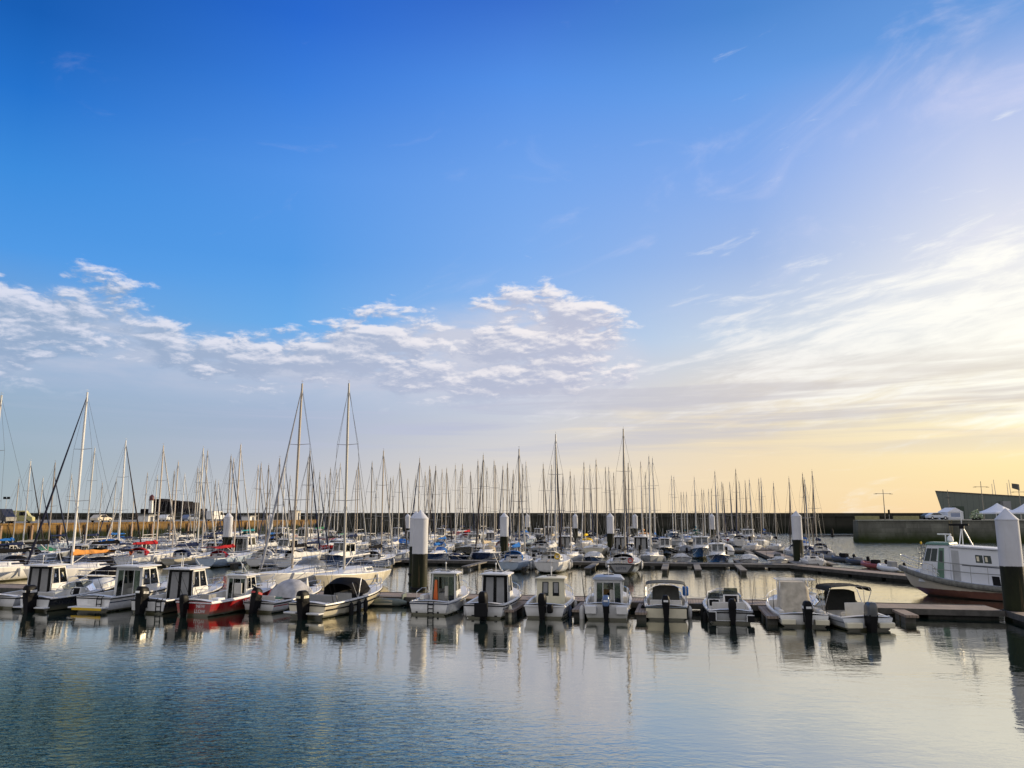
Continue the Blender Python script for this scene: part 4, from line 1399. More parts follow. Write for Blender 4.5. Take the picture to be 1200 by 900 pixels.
# ------------------------------------------------------------------ water
def build_water():
    m = D.materials.new('harbour water')
    m.use_nodes = True
    t = NT(m.node_tree)
    b = t.n['Principled BSDF']
    geo = t.new('ShaderNodeNewGeometry')
    pos = geo.outputs['Position']
    x, y, z = t.sep(pos)
    b.inputs['Base Color'].default_value = (0.006, 0.020, 0.018, 1)
    b.inputs['Roughness'].default_value = 0.03
    b.inputs['Specular IOR Level'].default_value = 0.5
    # wind patches: rippled near the quay we stand on, calm between the pontoons
    patch = t.noise(t.mapping(pos, (0.035, 0.07, 0.0)), 1.0, 3, 0.5, 0.6)
    edge = t.m('ADD', t.m('ADD', y, t.m('MULTIPLY', x, 1.15)), t.m('MULTIPLY', t.m('SUBTRACT', patch, 0.5), 22.0))
    wind = t.mapr(edge, 27, 8, 0.0, 1.0, True)
    wind = t.m('MULTIPLY', wind, t.mapr(y, 36, 21, 0.0, 1.0, True))
    far = t.m('MULTIPLY', t.mapr(y, 62, 95, 0.0, 1.0, True), t.mapr(t.m('SUBTRACT', x, t.m('MULTIPLY', y, 0.22)), -6, 6, 0.0, 1.0, True))
    mid = t.m('MULTIPLY', t.mapr(y, 46, 58, 0.0, 1.0, True), 0.006)
    w1 = t.noise(t.mapping(pos, (1.0, 1.9, 1.0), rot=(0, 0, R(-32))), 2.6, 3, 0.55, 0.6)
    w2 = t.noise(t.mapping(pos, (1.0, 1.6, 1.0), rot=(0, 0, R(25))), 1.1, 3, 0.5, 0.5)
    w3 = t.noise(t.mapping(pos, (0.6, 1.3, 1.0), rot=(0, 0, R(-8))), 0.45, 2, 0.5, 0.3)
    fine = t.noise(t.mapping(pos, (1.0, 2.0, 1.0), rot=(0, 0, R(-40))), 6.0, 2, 0.5, 0.4)
    hgt = t.m('ADD', t.m('MULTIPLY', w1, t.m('ADD', t.m('MULTIPLY', wind, 0.075), 0.0022)), t.m('MULTIPLY', w2, t.m('ADD', t.m('MULTIPLY', wind, 0.055), 0.006)))
    hgt = t.m('ADD', hgt, t.m('MULTIPLY', w3, t.m('ADD', t.m('MULTIPLY', wind, 0.012), 0.004)))
    hgt = t.m('ADD', hgt, t.m('MULTIPLY', fine, t.m('ADD', t.m('MULTIPLY', wind, 0.012), 0.0007)))
    strk = t.mapr(t.noise(t.mapping(pos, (0.05, 0.16, 0.0), loc=(3, 7, 0)), 1.0, 4, 0.6, 1.2), 0.48, 0.68, 0, 1, True)
    hgt = t.m('ADD', hgt, t.m('MULTIPLY', t.m('MULTIPLY', w1, strk), 0.0065))
    hgt = t.m('ADD', hgt, t.m('MULTIPLY', w2, t.m('ADD', mid, t.m('MULTIPLY', far, 0.14))))
    bp = t.new('ShaderNodeBump')
    bp.inputs['Strength'].default_value = 1.0
    bp.inputs['Distance'].default_value = 1.0
    t.link(hgt, bp.inputs['Height'])
    # reflection over murky green water; the ruffled part is less of a mirror
    gl = t.new('ShaderNodeBsdfGlossy')
    gl.inputs['Roughness'].default_value = 0.03
    t.link(t.mix(wind, (1.0, 0.965, 0.87, 1), (0.72, 0.90, 0.70, 1)), gl.inputs[0])
    t.link(bp.outputs[0], gl.inputs['Normal'])
    df = t.new('ShaderNodeBsdfDiffuse')
    df.inputs[0].default_value = (0.008, 0.024, 0.020, 1)
    fr = t.new('ShaderNodeFresnel')
    t.link(t.mapr(wind, 0, 1, 2.0, 1.42), fr.inputs[0])
    t.link(bp.outputs[0], fr.inputs['Normal'])
    film = t.mapr(wind, 0, 1, 0.50, 0.03)
    fac = t.m('ADD', film, t.m('MULTIPLY', fr.outputs[0], t.m('SUBTRACT', 1.0, film)), clamp=True)
    mx = t.new('ShaderNodeMixShader')
    t.link(fac, mx.inputs[0])
    t.link(df.outputs[0], mx.inputs[1])
    t.link(gl.outputs[0], mx.inputs[2])
    t.n.remove(b)
    outn = [n for n in t.n if n.type == 'OUTPUT_MATERIAL'][0]
    t.link(mx.outputs[0], outn.inputs[0])
    mb = MB()
    mb.add([(-9000, -400, 0), (9000, -400, 0), (9000, 12000, 0), (-9000, 12000, 0)], [(0, 1, 2, 3)])
    o = mb.build('water', m, smooth=0)
    o['kind'] = 'structure'


build_water()

# ------------------------------------------------------------------ pontoons
def pontoon(name, label, A, B, width, ztop=0.44, floats=3.6, fingers=(), cat='pontoon', group=None, fascia=True, deckm=M_PLANK2):
    """deck from A to B (marina or world points), width to the left-hand side of A->B.  fingers: list of (distance along, length, side)"""
    A, B = Vector((A[0], A[1], 0)), Vector((B[0], B[1], 0))
    d = B - A
    L = d.length
    rz = atan2(d.y, d.x)
    t = thing(name, label, cat, A, rz, group)
    mb = MB(); mb.box(0, L, 0, width, ztop - 0.12, ztop)
    mb.build('deck', deckm, t, 0)
    if fascia:
        for fy in (-0.07, width + 0.003):
            fz = MB(); fz.box(0, L, fy, fy + 0.067, ztop - 0.26, ztop + 0.03)
            fz.build('fascia', M_TRIM, t, 0)
    n = max(1, int(L / floats))
    for i in range(n):
        x0 = L * i / n
        fb = MB(); fb.box(x0 + 0.25, x0 + L / n - 0.25, 0.12, width - 0.12, -0.25, ztop - 0.13)
        fb.build('float', M_FLOAT, t, 0)
    for x, ln, side in fingers:
        fb = MB()
        y0, y1 = (-ln, -0.08) if side < 0 else (width + 0.08, width + ln)
        fb.box(x - 0.30, x + 0.30, y0, y1, ztop - 0.13, ztop - 0.01)
        f = fb.build('finger', deckm, t, 0)
        e = y0 if side < 0 else y1
        k = 1 if side < 0 else -1
        for a in (0.35, ln * 0.55):
            yy = sorted((e + k * a, e + k * (a + 0.8)))
            ft = MB(); ft.box(x - 0.24, x + 0.24, yy[0], yy[1], -0.2, ztop - 0.14)
            ft.build('float', mat('finger float', (0.10, 0.095, 0.08), 0.8, var=0.3, stain=((0.04, 0.045, 0.02), 3.0, 0.8)), f, 0)
    return t


PV0, PV1 = 44.6, 47.2
def px_s(px, v):
    """distance along a marina row at depth v seen at picture column px"""
    a = (px - 600) / F
    y = v / (cos(TH) + a * sin(TH))
    return tomar(Vector((a * y, y, 0)))[0]


s0, s1 = -56.0, px_s(1158, PV0)
A, B = mar(s0, PV0), mar(s1, PV0)
fing = [(px_s(px, 41.5) - s0, ln, -1) for px, ln in ((88, 5.0), (268, 4.5), (602, 4.6), (676, 3.8), (747, 4.2), (892, 4.4), (1056, 2.6))]
pontoon('front_pontoon', 'long planked front pontoon with small motorboats berthed along its fingers', A, B, PV1 - PV0, fingers=fing, deckm=M_PLANK)
# service posts and bollards on it
def service_post(s, v, label):
    p = mar(s, v, 0.5)
    t = thing('service_post', label, 'service post', p, -TH, 'service posts on the front pontoon')
    mb = MB(); mb.lathe([(0.13, 0), (0.13, 0.05), (0.09, 0.06), (0.09, 0.85), (0.13, 0.87), (0.13, 1.0), (0.05, 1.06)], n=12)
    mb.build('post', M_WHITE, t)
    mb = MB(); mb.box(-0.07, 0.07, -0.105, -0.085, 0.55, 0.75); mb.build('socket_panel', M_NAVY, t)


# service_post(px_s(655, 46.9), 46.9, 'short white service post on the pontoon behind the cream wheelhouse')
# service_post(px_s(820, 46.9), 46.9, 'short white service post on the pontoon between the awning boat and open boat')
# bend towards the shore at the right
q0 = mar(s1, PV0)
q1 = onz(1240, 733, 0.5)
dv = Vector((q1.x - q0.x, q1.y - q0.y, 0))
pontoon('end_pontoon', 'wider planked pontoon end bending away by the large pile at the pilot boat', (q0.x + 0.1, q0.y - 0.02), (q1.x, q1.y), 3.4, deckm=M_PLANK)

# second pontoon and those beyond
ROWV = {'B': (81.0, 83.4), 'C': (113.0, 115.2), 'D': (146.0, 148.0), 'E': (178.0, 180.0)}
pB0, pB1 = -92.0, px_s(938, 81)
fB = [(px_s(px, 76) - pB0, 8.0, -1) for px in (40, 130, 215, 296, 375, 452, 555, 618, 690, 775, 812, 862)]
pontoon('second_pontoon', 'second planked pontoon beyond the first strip of open water', mar(pB0, 81.0), mar(pB1, 81.0), 2.4, fingers=fB + [(8 + 9.0 * i, 8.0, 1) for i in range(12)])
pontoon('third_pontoon', 'third pontoon, mostly hidden among moored yachts past the second one', mar(-78, 113.0), mar(14, 113.0), 2.2, floats=5, fingers=[(6 + 9.0 * i, 8.0, -1) for i in range(10)])
pontoon('fourth_pontoon', 'fourth pontoon, glimpsed between hulls in front of the breakwater', mar(-84, 146.0), mar(14, 146.0), 2.0, floats=6)
pontoon('fifth_pontoon', 'last pontoon before the breakwater, almost hidden by yachts', mar(-78, 178.0), mar(16, 178.0), 2.0, floats=7)
# walkway linking them at the open side
pontoon('walkway_pontoon', 'sunlit walkway leading from the second pontoon towards the pilot boat', (38.6, 47.5), (29.0, 77.0), 2.3, deckm=M_PLANK)
pontoon('outer_pontoon', 'pale outer walkway continuing past the tall split-coloured pile towards the breakwater', (32.4, 91.0), (37.8, 118.0), 2.6, deckm=M_PLANK)
pontoon('outer_pontoon', 'short connecting walkway behind the pile at the end of the second pontoon', (30.4, 78.6), (33.2, 90.2), 2.3)


# ------------------------------------------------------------------ piles
def pilemat():
    m = mat('painted steel pile', (0.58, 0.59, 0.62), 0.6, spec=0.15, var=0.1, scale=1.0, stain=((0.45, 0.43, 0.36), 0.8, 0.4))
    t = NT(m.node_tree)
    b = t.n['Principled BSDF']
    src = b.inputs['Base Color'].links[0].from_socket
    tc = t.new('ShaderNodeTexCoord').outputs['Object']
    z = t.sep(tc)[2]
    n = t.noise(t.mapping(tc, (1, 1, 0.3)), 3.0, 4, 0.6)
    low = t.mix(t.mapr(n, 0.4, 0.7), (0.006, 0.007, 0.005, 1), (0.016, 0.020, 0.009, 1))
    low = t.mix(t.mapr(t.m('ADD', z, n), 3.0, 1.2, 0, 0.35), low, (0.03, 0.038, 0.012, 1))
    c = t.mix(t.mapr(t.m('ADD', z, t.m('MULTIPLY', t.m('SUBTRACT', n, 0.5), 0.12)), 2.63, 2.67), low, src)
    rs = t.noise(t.mapping(tc, (3.0, 3.0, 0.18)), 2.2, 4, 0.7)
    c = t.mix(t.m('MULTIPLY', t.mapr(rs, 0.58, 0.72), t.mapr(z, 5.2, 2.7, 0.1, 0.55)), c, (0.20, 0.13, 0.07, 1))
    t.link(c, b.inputs['Base Color'])
    return m


M_PILE = pilemat()


PILES = []
def pile(px, Y, label, r=0.525, dz=0.0, key=''):
    p = ondist(px, 604, Y)
    t = thing('mooring_pile', label, 'mooring pile', (p.x, p.y, 0), 0, 'steel mooring piles')
    mb = MB(); mb.lathe([(r, -0.6), (r, 2.4), (r, 4.95 + dz)], n=40)
    mb.build('shaft', M_PILE, t, 40)
    mb = MB(); mb.lathe([(r * 1.03, 4.952 + dz), (r * 1.03, 5.0 + dz), (0.03, 5.56 + dz), (0.0, 5.57 + dz)], n=40)
    mb.build('cap', M_PILE, t, 30)
    mb = MB(); mb.lathe([(r * 1.02, 0.30), (r * 1.16, 0.30), (r * 1.16, 0.46), (r * 1.02, 0.46)], n=32)
    mb.build('guide_collar', M_RUBBER, t, 30)
    PILES.append((px, Y, key))


pile(493, 53.5, 'big white-topped black pile standing behind the front pontoon, closest to the camera', key='the big front pile')
pile(488, 66, 'pile almost hidden behind the big front pile, its cap just showing')
pile(591, 97, 'white-topped pile beside the small blue-trimmed yacht on the second pontoon', key='the mid pile')
pile(715, 113, 'white and black pile above the yacht with the trapezoid stern', key='the pile over the dark yacht')
pile(834, 146, 'slim white pile above the white motorboat with blue windscreen', key='the slim pale pile')
pile(933, 84, 'tall split-coloured pile at the end of the second pontoon, beside open water', dz=0.12, key='the split pile')
pile(1179, 40.6, 'widest pile, green below and pale above, in front of the pilot boat stern', r=0.53)
pile(268, 95, 'white-capped pile in front of the sunlit ochre quay', key='the pile before the ochre quay')
pile(317, 146, 'thin pale pile at the end of the ochre quay')
pile(478, 158, 'small white pile whose top shows beside the big front pile')
pile(618, 173, 'small far pile just past the mid pile, before the breakwater')
pile(674, 158, 'small far pile between two tall masts, before the breakwater')
pile(744, 158, 'small far pile past the tallest thin mast, before the breakwater')

# ------------------------------------------------------------------ quays, breakwater, land
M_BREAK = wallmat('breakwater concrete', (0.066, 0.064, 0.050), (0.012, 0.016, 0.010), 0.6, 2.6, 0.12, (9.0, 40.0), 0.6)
M_QUAYR = wallmat('grey quay stone', (0.20, 0.20, 0.165), (0.030, 0.042, 0.012), 0.4, 2.6, 0.3, (2.4, 0.9), 0.35)
M_QUAYL = wallmat('ochre quay stone', (0.27, 0.165, 0.06), (0.012, 0.018, 0.007), 2.2, 3.0, 0.3, (3.0, 1.0), 0.4)
M_GROUND = mat('quay surface', (0.20, 0.19, 0.17), 0.85, var=0.25, scale=0.3)

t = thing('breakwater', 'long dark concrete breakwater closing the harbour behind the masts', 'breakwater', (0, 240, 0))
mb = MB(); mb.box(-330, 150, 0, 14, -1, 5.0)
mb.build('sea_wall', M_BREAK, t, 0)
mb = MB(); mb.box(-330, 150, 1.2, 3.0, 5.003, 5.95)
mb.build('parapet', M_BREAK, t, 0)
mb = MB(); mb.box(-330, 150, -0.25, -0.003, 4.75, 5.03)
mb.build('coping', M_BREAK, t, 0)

# sunlit quay at the left
QA, QB = Vector((-86.0, 88.0, 0)), Vector((-58.0, 238.0, 0))
dq = (QB - QA)
t = thing('quay_wall', 'sunlit ochre stone quay wall with dark weed along its foot', 'quay wall', QA, atan2(dq.y, dq.x))
mb = MB(); mb.prism([(0, 0.15, -1), (dq.length, 0.15, -1), (dq.length, 2, -1), (0, 2, -1)], [(0, 0.6, 3.7), (dq.length, 0.6, 3.7), (dq.length, 2, 3.7), (0, 2, 3.7)])
mb.build('stone_face', M_QUAYL, t, 0)
mb = MB(); mb.box(0, dq.length, 0.45, 1.4, 3.703, 3.95)
mb.build('coping', M_QUAYL, t, 0)
for i in range(24):
    x = 4 + i * 6.2
    mb = MB(); mb.box(x, x + 0.35, 0.0, 0.35, 0.5, 3.6)
    mb.build('fender_timber', M_TEAK, t, 0)
mb = MB()
nq = Vector((dq.y, -dq.x, 0)).normalized()
w0, w1 = QA - nq * 2.0, QB - nq * 2.0
mb.prism([(w0.x, w0.y, 1), (w1.x, w1.y, 1), (w1.x - 160, w1.y + 10, 1), (w0.x - 160, w0.y, 1)], [(w0.x, w0.y, 3.9), (w1.x, w1.y, 3.9), (w1.x - 160, w1.y + 10, 3.9), (w0.x - 160, w0.y, 3.9)])
o = mb.build('quay_ground', M_GROUND, smooth=0); o['kind'] = 'structure'

# right quay
c0 = onz(1006, 635)
t = thing('quay_wall', 'grey green stone quay wall with weedy foot, in front of the prow-shaped building', 'quay wall', (c0.x, c0.y, 0), R(-4))
mb = MB(); mb.prism([(0, 0, -1), (140, 0, -1), (140, 3, -1), (0, 3, -1)], [(0.3, 0.3, 4.1), (140, 0.3, 4.1), (140, 3, 4.1), (0.3, 3, 4.1)])
mb.build('stone_face', M_QUAYR, t, 0)
mb = MB(); mb.box(0.15, 140, 0.1, 1.2, 4.103, 4.36)
mb.build('coping', mat('coping stone', (0.28, 0.28, 0.23), 0.85, var=0.3), t, 0)
mb = MB(); mb.box(0.4, 140, 0.9, 1.25, 4.363, 4.9)
# low wall broken by gaps, lit by the sun
for a, b in ((0.5, 5.2), (8.0, 13.0)):
    lw = MB(); lw.box(a, b, 2.0, 2.4, 4.36, 5.1)
    lw.build('low_wall', mat('lichened stone', (0.30, 0.28, 0.13), 0.85, var=0.35, scale=1.0), t, 0)
lad = MB()
for dx in (-0.25, 0.25):
    lad.tube([(18 + dx, -0.12, -0.3), (18 + dx, -0.12, 4.3)], 0.05, 5)
for i in range(14):
    lad.tube([(17.75, -0.12, i * 0.3), (18.25, -0.12, i * 0.3)], 0.03, 4)
lad.build('ladder', mat('rusty steel', (0.25, 0.20, 0.10), 0.8), t)
mb = MB()
gx = 85 * tan(R(40))
mb.prism([(0.3, 3.003, -1), (260, 3.003, -1), (260, 85, -1), (gx, 85, -1)], [(0.3, 3.003, 4.33), (260, 3.003, 4.33), (260, 85, 4.33), (gx, 85, 4.33)])
o = mb.build('quay_ground', M_GROUND, smooth=0)
o.location = (c0.x, c0.y, 0); o.rotation_euler = (0, 0, R(-4)); o['kind'] = 'structure'
QZ = 4.34

# thin floating boom in front of the quay corner
a, b = onz(940, 629.5), onz(1004, 628.8)
t = thing('floating_boom', 'thin dark floating boom reaching out from the quay corner', 'boom', (a.x, a.y, 0), atan2(b.y - a.y, b.x - a.x))
L_ = (b - a).length
mb = MB(); mb.box(0, L_, 0, 1.2, 0.1, 0.38); mb.build('beam', M_FLOAT, t, 0)
mb = MB(); mb.lathe([(0.3, -0.3), (0.3, 1.6), (0.05, 2.0)], (L_ * 0.58, 0.6, 0), 12); mb.build('guide_post', M_RUBBER, t)

# prow-shaped building
M_CLAD = mat('zinc cladding', (0.115, 0.135, 0.115), 0.45, 0.25, var=0.12, scale=0.3)
def cladding():
    t = NT(M_CLAD.node_tree)
    b = t.n['Principled BSDF']
    src = b.inputs['Base Color'].links[0].from_socket
    x = t.sep(t.new('ShaderNodeTexCoord').outputs['Object'])[0]
    g = t.mapr(t.m('ABSOLUTE', t.m('SUBTRACT', t.m('FRACT', t.m('MULTIPLY', x, 0.7)), 0.5)), 0.455, 0.49)
    t.link(t.mix(t.m('MULTIPLY', g, 0.6), src, (0.04, 0.05, 0.04, 1)), b.inputs['Base Color'])


cladding()
Yb = 186.0
pt = ondist(1096, 576, Yb); pb_ = ondist(1107, 607, Yb); pr = ondist(1200, 582.5, Yb)
t = thing('harbour_building', 'dark zinc-clad building with a slanted prow-like end on the quay', 'building', (pb_.x, Yb, QZ))
zt0 = pt.z - QZ
slope = (pr.z - pt.z) / (pr.x - pt.x)
dx = pt.x - pb_.x
LB = 70.0
mb = MB()
SH = 24 * tan(R(31))
mb.prism([(0, 0, 0), (LB, 0, 0), (LB + SH, 24, 0), (SH, 24, 0)], [(dx, 0, zt0), (LB, 0, zt0 + slope * LB), (LB + SH, 24, zt0 + slope * LB), (dx + SH, 24, zt0)])
mb.build('wall', M_CLAD, t, 0)
mb = MB()
mb.prism([(dx - 0.15, -0.2, zt0 + 0.003), (LB, -0.2, zt0 + slope * LB + 0.003), (LB + SH, 24.2, zt0 + slope * LB + 0.003), (dx - 0.15 + SH, 24.2, zt0 + 0.003)],
         [(dx - 0.15, -0.2, zt0 + 0.2), (LB, -0.2, zt0 + slope * LB + 0.2), (LB + SH, 24.2, zt0 + slope * LB + 0.2), (dx - 0.15 + SH, 24.2, zt0 + 0.2)])
mb.build('roof', mat('roof edge', (0.06, 0.05, 0.05), 0.6), t, 0)
mb = MB(); mb.box(2.0, 4.8, -0.06, -0.005, 0, 3.0); mb.build('door', mat('dark shutter', (0.03, 0.05, 0.03), 0.6), t, 0)
mb = MB(); mb.box(13.5, 15.3, -1.2, -0.01, 0, 4.2); mb.build('entrance_tower', M_CURTAIN, t, 0)


def marquee(px, ptop, peave, pbase, Y, w, label):
    p = ondist(px, 604, Y)
    zt = ondist(px, ptop, Y).z - QZ
    ze = ondist(px, peave, Y).z - QZ
    t = thing('marquee', label, 'marquee', (p.x, Y, QZ), R(8), 'white peaked marquees')
    rows = []
    n = 6
    for i in range(n + 1):
        k = i / n
        zz = ze + (zt - ze) * (k ** 1.6)
        ww = w / 2 * (1 - k) + 0.03
        r = []
        for cx_, cy_ in ((-1, -1), (0, -1), (1, -1), (1, 0), (1, 1), (0, 1), (-1, 1), (-1, 0)):
            sag = 1 if cx_ and cy_ else 0.97
            r.append((cx_ * ww * sag, cy_ * ww * sag, zz - (0 if cx_ and cy_ else 0.06 * (1 - k))))
        rows.append(r)
    mb = MB(); mb.grid(rows, close=True); mb.add(rows[-1], [tuple(range(8))])
    vr = [(x, y, ze - 0.3) for x, y, z in rows[0]]
    mb.grid([vr, rows[0]], close=True)
    mb.build('canopy', mat('marquee canvas', (0.78, 0.79, 0.82), 0.7, var=0.06), t, 60)
    for sx in (-1, 1):
        for sy in (-1, 1):
            lg = MB(); lg.tube([(sx * w * 0.48, sy * w * 0.48, 0), (sx * w * 0.48, sy * w * 0.48, ze)], 0.06, 6); lg.build('leg', M_WHITE, t)
    return t


marquee(1170, 589.5, 600.5, 611, 158, 5.6, 'white peaked marquee standing directly behind the widest pile')
marquee(1203, 589.5, 600.5, 611, 158, 5.6, 'white peaked marquee cut by the picture edge, next to another marquee')
# gabled stall
p = ondist(1120, 604, 166)
t = thing('gabled_tent', 'small white gabled tent with a blue-grey window, beside the white car', 'tent', (p.x, 166, QZ), R(6))
mb = MB()
hw = 1.75
mb.prism([(-hw, 0, 0), (hw, 0, 0), (hw, 3.2, 0), (-hw, 3.2, 0)], [(-hw, 0, 1.55), (hw, 0, 1.55), (hw, 3.2, 1.55), (-hw, 3.2, 1.55)])
mb.build('side_wall', mat('tent canvas', (0.66, 0.68, 0.70), 0.7), t, 0)
mb = MB(); mb.prism([(-hw - 0.1, -0.1, 1.553), (hw + 0.1, -0.1, 1.553), (hw + 0.1, 3.3, 1.553), (-hw - 0.1, 3.3, 1.553)], [(-0.02, -0.1, 2.5), (0.02, -0.1, 2.5), (0.02, 3.3, 2.5), (-0.02, 3.3, 2.5)])
mb.build('tent_roof', mat('marquee canvas', (0.78, 0.79, 0.82), 0.7), t, 0)
mb = MB(); mb.box(-1.1, 1.1, -0.03, -0.005, 0.55, 1.35); mb.build('window', mat('blue tent window', (0.25, 0.30, 0.42), 0.4), t, 0)


def car(px, Y, rz, color, label, z=None, van=False, scale=1.0):
    z = QZ if z is None else z
    p = ondist(px, 604, Y)
    t = thing('parked_car' if not van else 'parked_van', label, 'van' if van else 'car', (p.x, p.y, z), rz, None)
    t.scale = (scale,) * 3
    L_, W = (4.2, 1.75) if not van else (5.2, 2.0)
    if van:
        prof = [(-2.6, 0.35), (-2.6, 2.2), (-2.5, 2.35), (1.3, 2.35), (1.9, 1.45), (2.55, 1.1), (2.6, 0.35)]
        win = [(0.25, 1.4), (0.25, 2.1), (1.2, 2.1), (1.75, 1.42)]
    else:
        prof = [(-2.1, 0.35), (-2.12, 0.85), (-1.85, 0.98), (-1.2, 1.42), (0.15, 1.45), (0.95, 0.98), (1.9, 0.85), (2.1, 0.6), (2.1, 0.35)]
        win = [(-1.45, 0.98), (-1.05, 1.34), (0.12, 1.36), (0.78, 0.98)]
    mb = MB()
    mb.prism([(x, -W / 2, q) for x, q in prof], [(x, W / 2, q) for x, q in prof])
    mb.build('body', M_PAINT, t, 30, bevel=0.08, color=color)
    for sd_ in (-1, 1):
        g = MB(); y0 = sd_ * (W / 2 + 0.004)
        g.prism([(x, y0 - 0.008, q) for x, q in win], [(x, y0 + 0.008, q) for x, q in win]); g.build('window', M_SMOKE, t, 0)
        for wx in (-1.3 * L_ / 4.2, 1.3 * L_ / 4.2):
            w = MB(); w.tube([(wx, sd_ * (W / 2 - 0.18), 0.33), (wx, sd_ * (W / 2 + 0.01), 0.33)], 0.33, 16)
            wo = w.build('wheel', M_RUBBER, t)
            w = MB(); w.tube([(wx, sd_ * (W / 2 + 0.011), 0.33), (wx, sd_ * (W / 2 + 0.02), 0.33)], 0.18, 10); w.build('rim', M_STEEL, wo)
    for sd_ in (-1, 1):
        h_ = MB(); x = prof[-2][0]
        h_.box(x - 0.06, x + 0.015, sd_ * 0.6 - 0.18, sd_ * 0.6 + 0.18, 0.6, 0.74); h_.build('headlight', M_WHITE, t)
    return t


car(1098, 166, R(-6), (0.62, 0.66, 0.72), 'white parked car in front of the prow-shaped building')
car(1092, 174, R(6), (0.05, 0.06, 0.05), 'dark parked car half hidden behind the white car')


def lamp_post(px, ptop, parm, pbase, Y, arm, label, z=None):
    z = QZ if z is None else z
    p = ondist(px, 604, Y)
    t = thing('lamp_post', label, 'lamp post', (p.x, Y, z), R(7), 'lamp posts along the quay')
    zt = ondist(px, ptop, Y).z - z
    za = ondist(px, parm, Y).z - z
    mb = MB(); mb.tube([(0, 0, 0), (0, 0, zt)], 0.10, 8, r1=0.055); mb.build('post', mat('galvanised post', (0.16, 0.15, 0.13), 0.5, 0.3), t)
    ar = MB(); ar.tube([(-arm, 0, za), (arm, 0, za)], 0.05, 6); ao = ar.build('arm', mat('galvanised post', (0.16, 0.15, 0.13), 0.5, 0.3), t)
    for sd_ in (-1, 1):
        h_ = MB(); h_.box(sd_ * arm - 0.3, sd_ * arm + 0.3, -0.12, 0.12, za - 0.1, za - 0.03); h_.build('lamp_head', M_RUBBER, t)
    return t


lamp_post(1037, 573.5, 578.5, 607, 158, 1.7, 'lone cross-armed lamp post on the open quay')
lamp_post(1113, 574, 583, 607, 172, 0.25, 'plain lamp post in front of the prow-shaped building beside the small tent')
lamp_post(1153, 564, 570.5, 610, 165, 1.5, 'tall cross-armed lamp post beside the peaked marquee')
lamp_post(1197, 568, 576.5, 610, 165, 1.5, 'cross-armed lamp post rising behind the marquee at the picture edge')
# sailboat masts beyond the building, added as bare poles; one with a flag
for px, ptop, lab in ((1166, 567, 'thin mast behind the prow-shaped building, next to the tall lamp post'), (1171, 562, 'tilting thin mast showing over the roof of the prow-shaped building'),
                      (1184, 566, 'short thin mast showing over the prow-shaped building'), (1189, 562, 'thin mast with a dark flag near the picture edge')):
    p = ondist(px, 604, 212)
    t = thing('flagpole', lab, 'flagpole', (p.x, 212, QZ), 0, 'thin masts behind the prow-shaped building')
    zt = ondist(px, ptop, 212).z - QZ
    mb = MB(); mb.tube([(0, 0, 0), (-0.6 if ptop == 562 else 0, 0, zt)], 0.12, 6, r1=0.06); mb.build('pole', M_ALU, t, color=(0.45, 0.42, 0.36))
    if px == 1189:
        fl = MB(); fl.grid([[(0.1 + 0.35 * i, 0.12 * sin(i * 1.3), zt - 1.0 - 0.05 * i) for i in range(7)], [(0.1 + 0.35 * i, 0.12 * sin(i * 1.3 + 0.3), zt - 2.3 - 0.12 * i) for i in range(7)]])
        fl.build('flag', mat('faded flag', (0.10, 0.10, 0.08), 0.8), t, 60)
p = ondist(1042, 604, 157)
t = thing('quay_sign', 'small dark sign on a thin post near the lone lamp post', 'sign', (p.x, 157, QZ), 0)
mb = MB(); mb.tube([(0, 0, 0), (0, 0, 1.3)], 0.02, 5); mb.build('post', M_STEEL, t)
mb = MB(); mb.box(-0.2, 0.2, -0.03, 0.03, 1.1, 2.0); mb.build('sign_board', M_RUBBER, t)

# shrub in a planter on the quay edge
def shrub(px, py, Y, wpx, label):
    p = ondist(px, py, Y)
    t = thing('quay_shrub', label, 'shrub', (p.x, Y, QZ), 0)
    w = wpx * Y / F / 2
    mb = MB()
    rnd = random.Random(3)
    for i in range(420):
        a, u = rnd.uniform(0, 2 * pi), rnd.uniform(-0.2, 1)
        rr = w * (1 - max(0, u) ** 2) ** 0.5 * rnd.uniform(0.5, 1.05)
        c = Vector((rr * cos(a), rr * sin(a) * 0.8, 0.3 + max(0, u) * w * 1.3 * rnd.uniform(0.7, 1.1)))
        e1 = Vector((rnd.uniform(-1, 1), rnd.uniform(-1, 1), rnd.uniform(-0.6, 1))).normalized() * 0.16
        e2 = e1.cross(Vector((rnd.uniform(-1, 1), rnd.uniform(-1, 1), rnd.uniform(-1, 1)))).normalized() * 0.08
        mb.add([c - e1, c + e2, c + e1, c - e2], [(0, 1, 2, 3)], rnd.choice((0, 0, 1)))
    mb.build('leaves', [mat('pale leaves', (0.30, 0.38, 0.22), 0.6, var=0.3), mat('silver leaves', (0.55, 0.60, 0.48), 0.6, var=0.3)], t, 0)
    pb2 = MB(); pb2.lathe([(w * 0.6, 0), (w * 0.75, 0.45)], n=14); pb2.build('planter', M_FLOAT, t)


shrub(1145, 614, 150, 15, 'pale green shrub in a planter on the quay edge above the pilot boat')

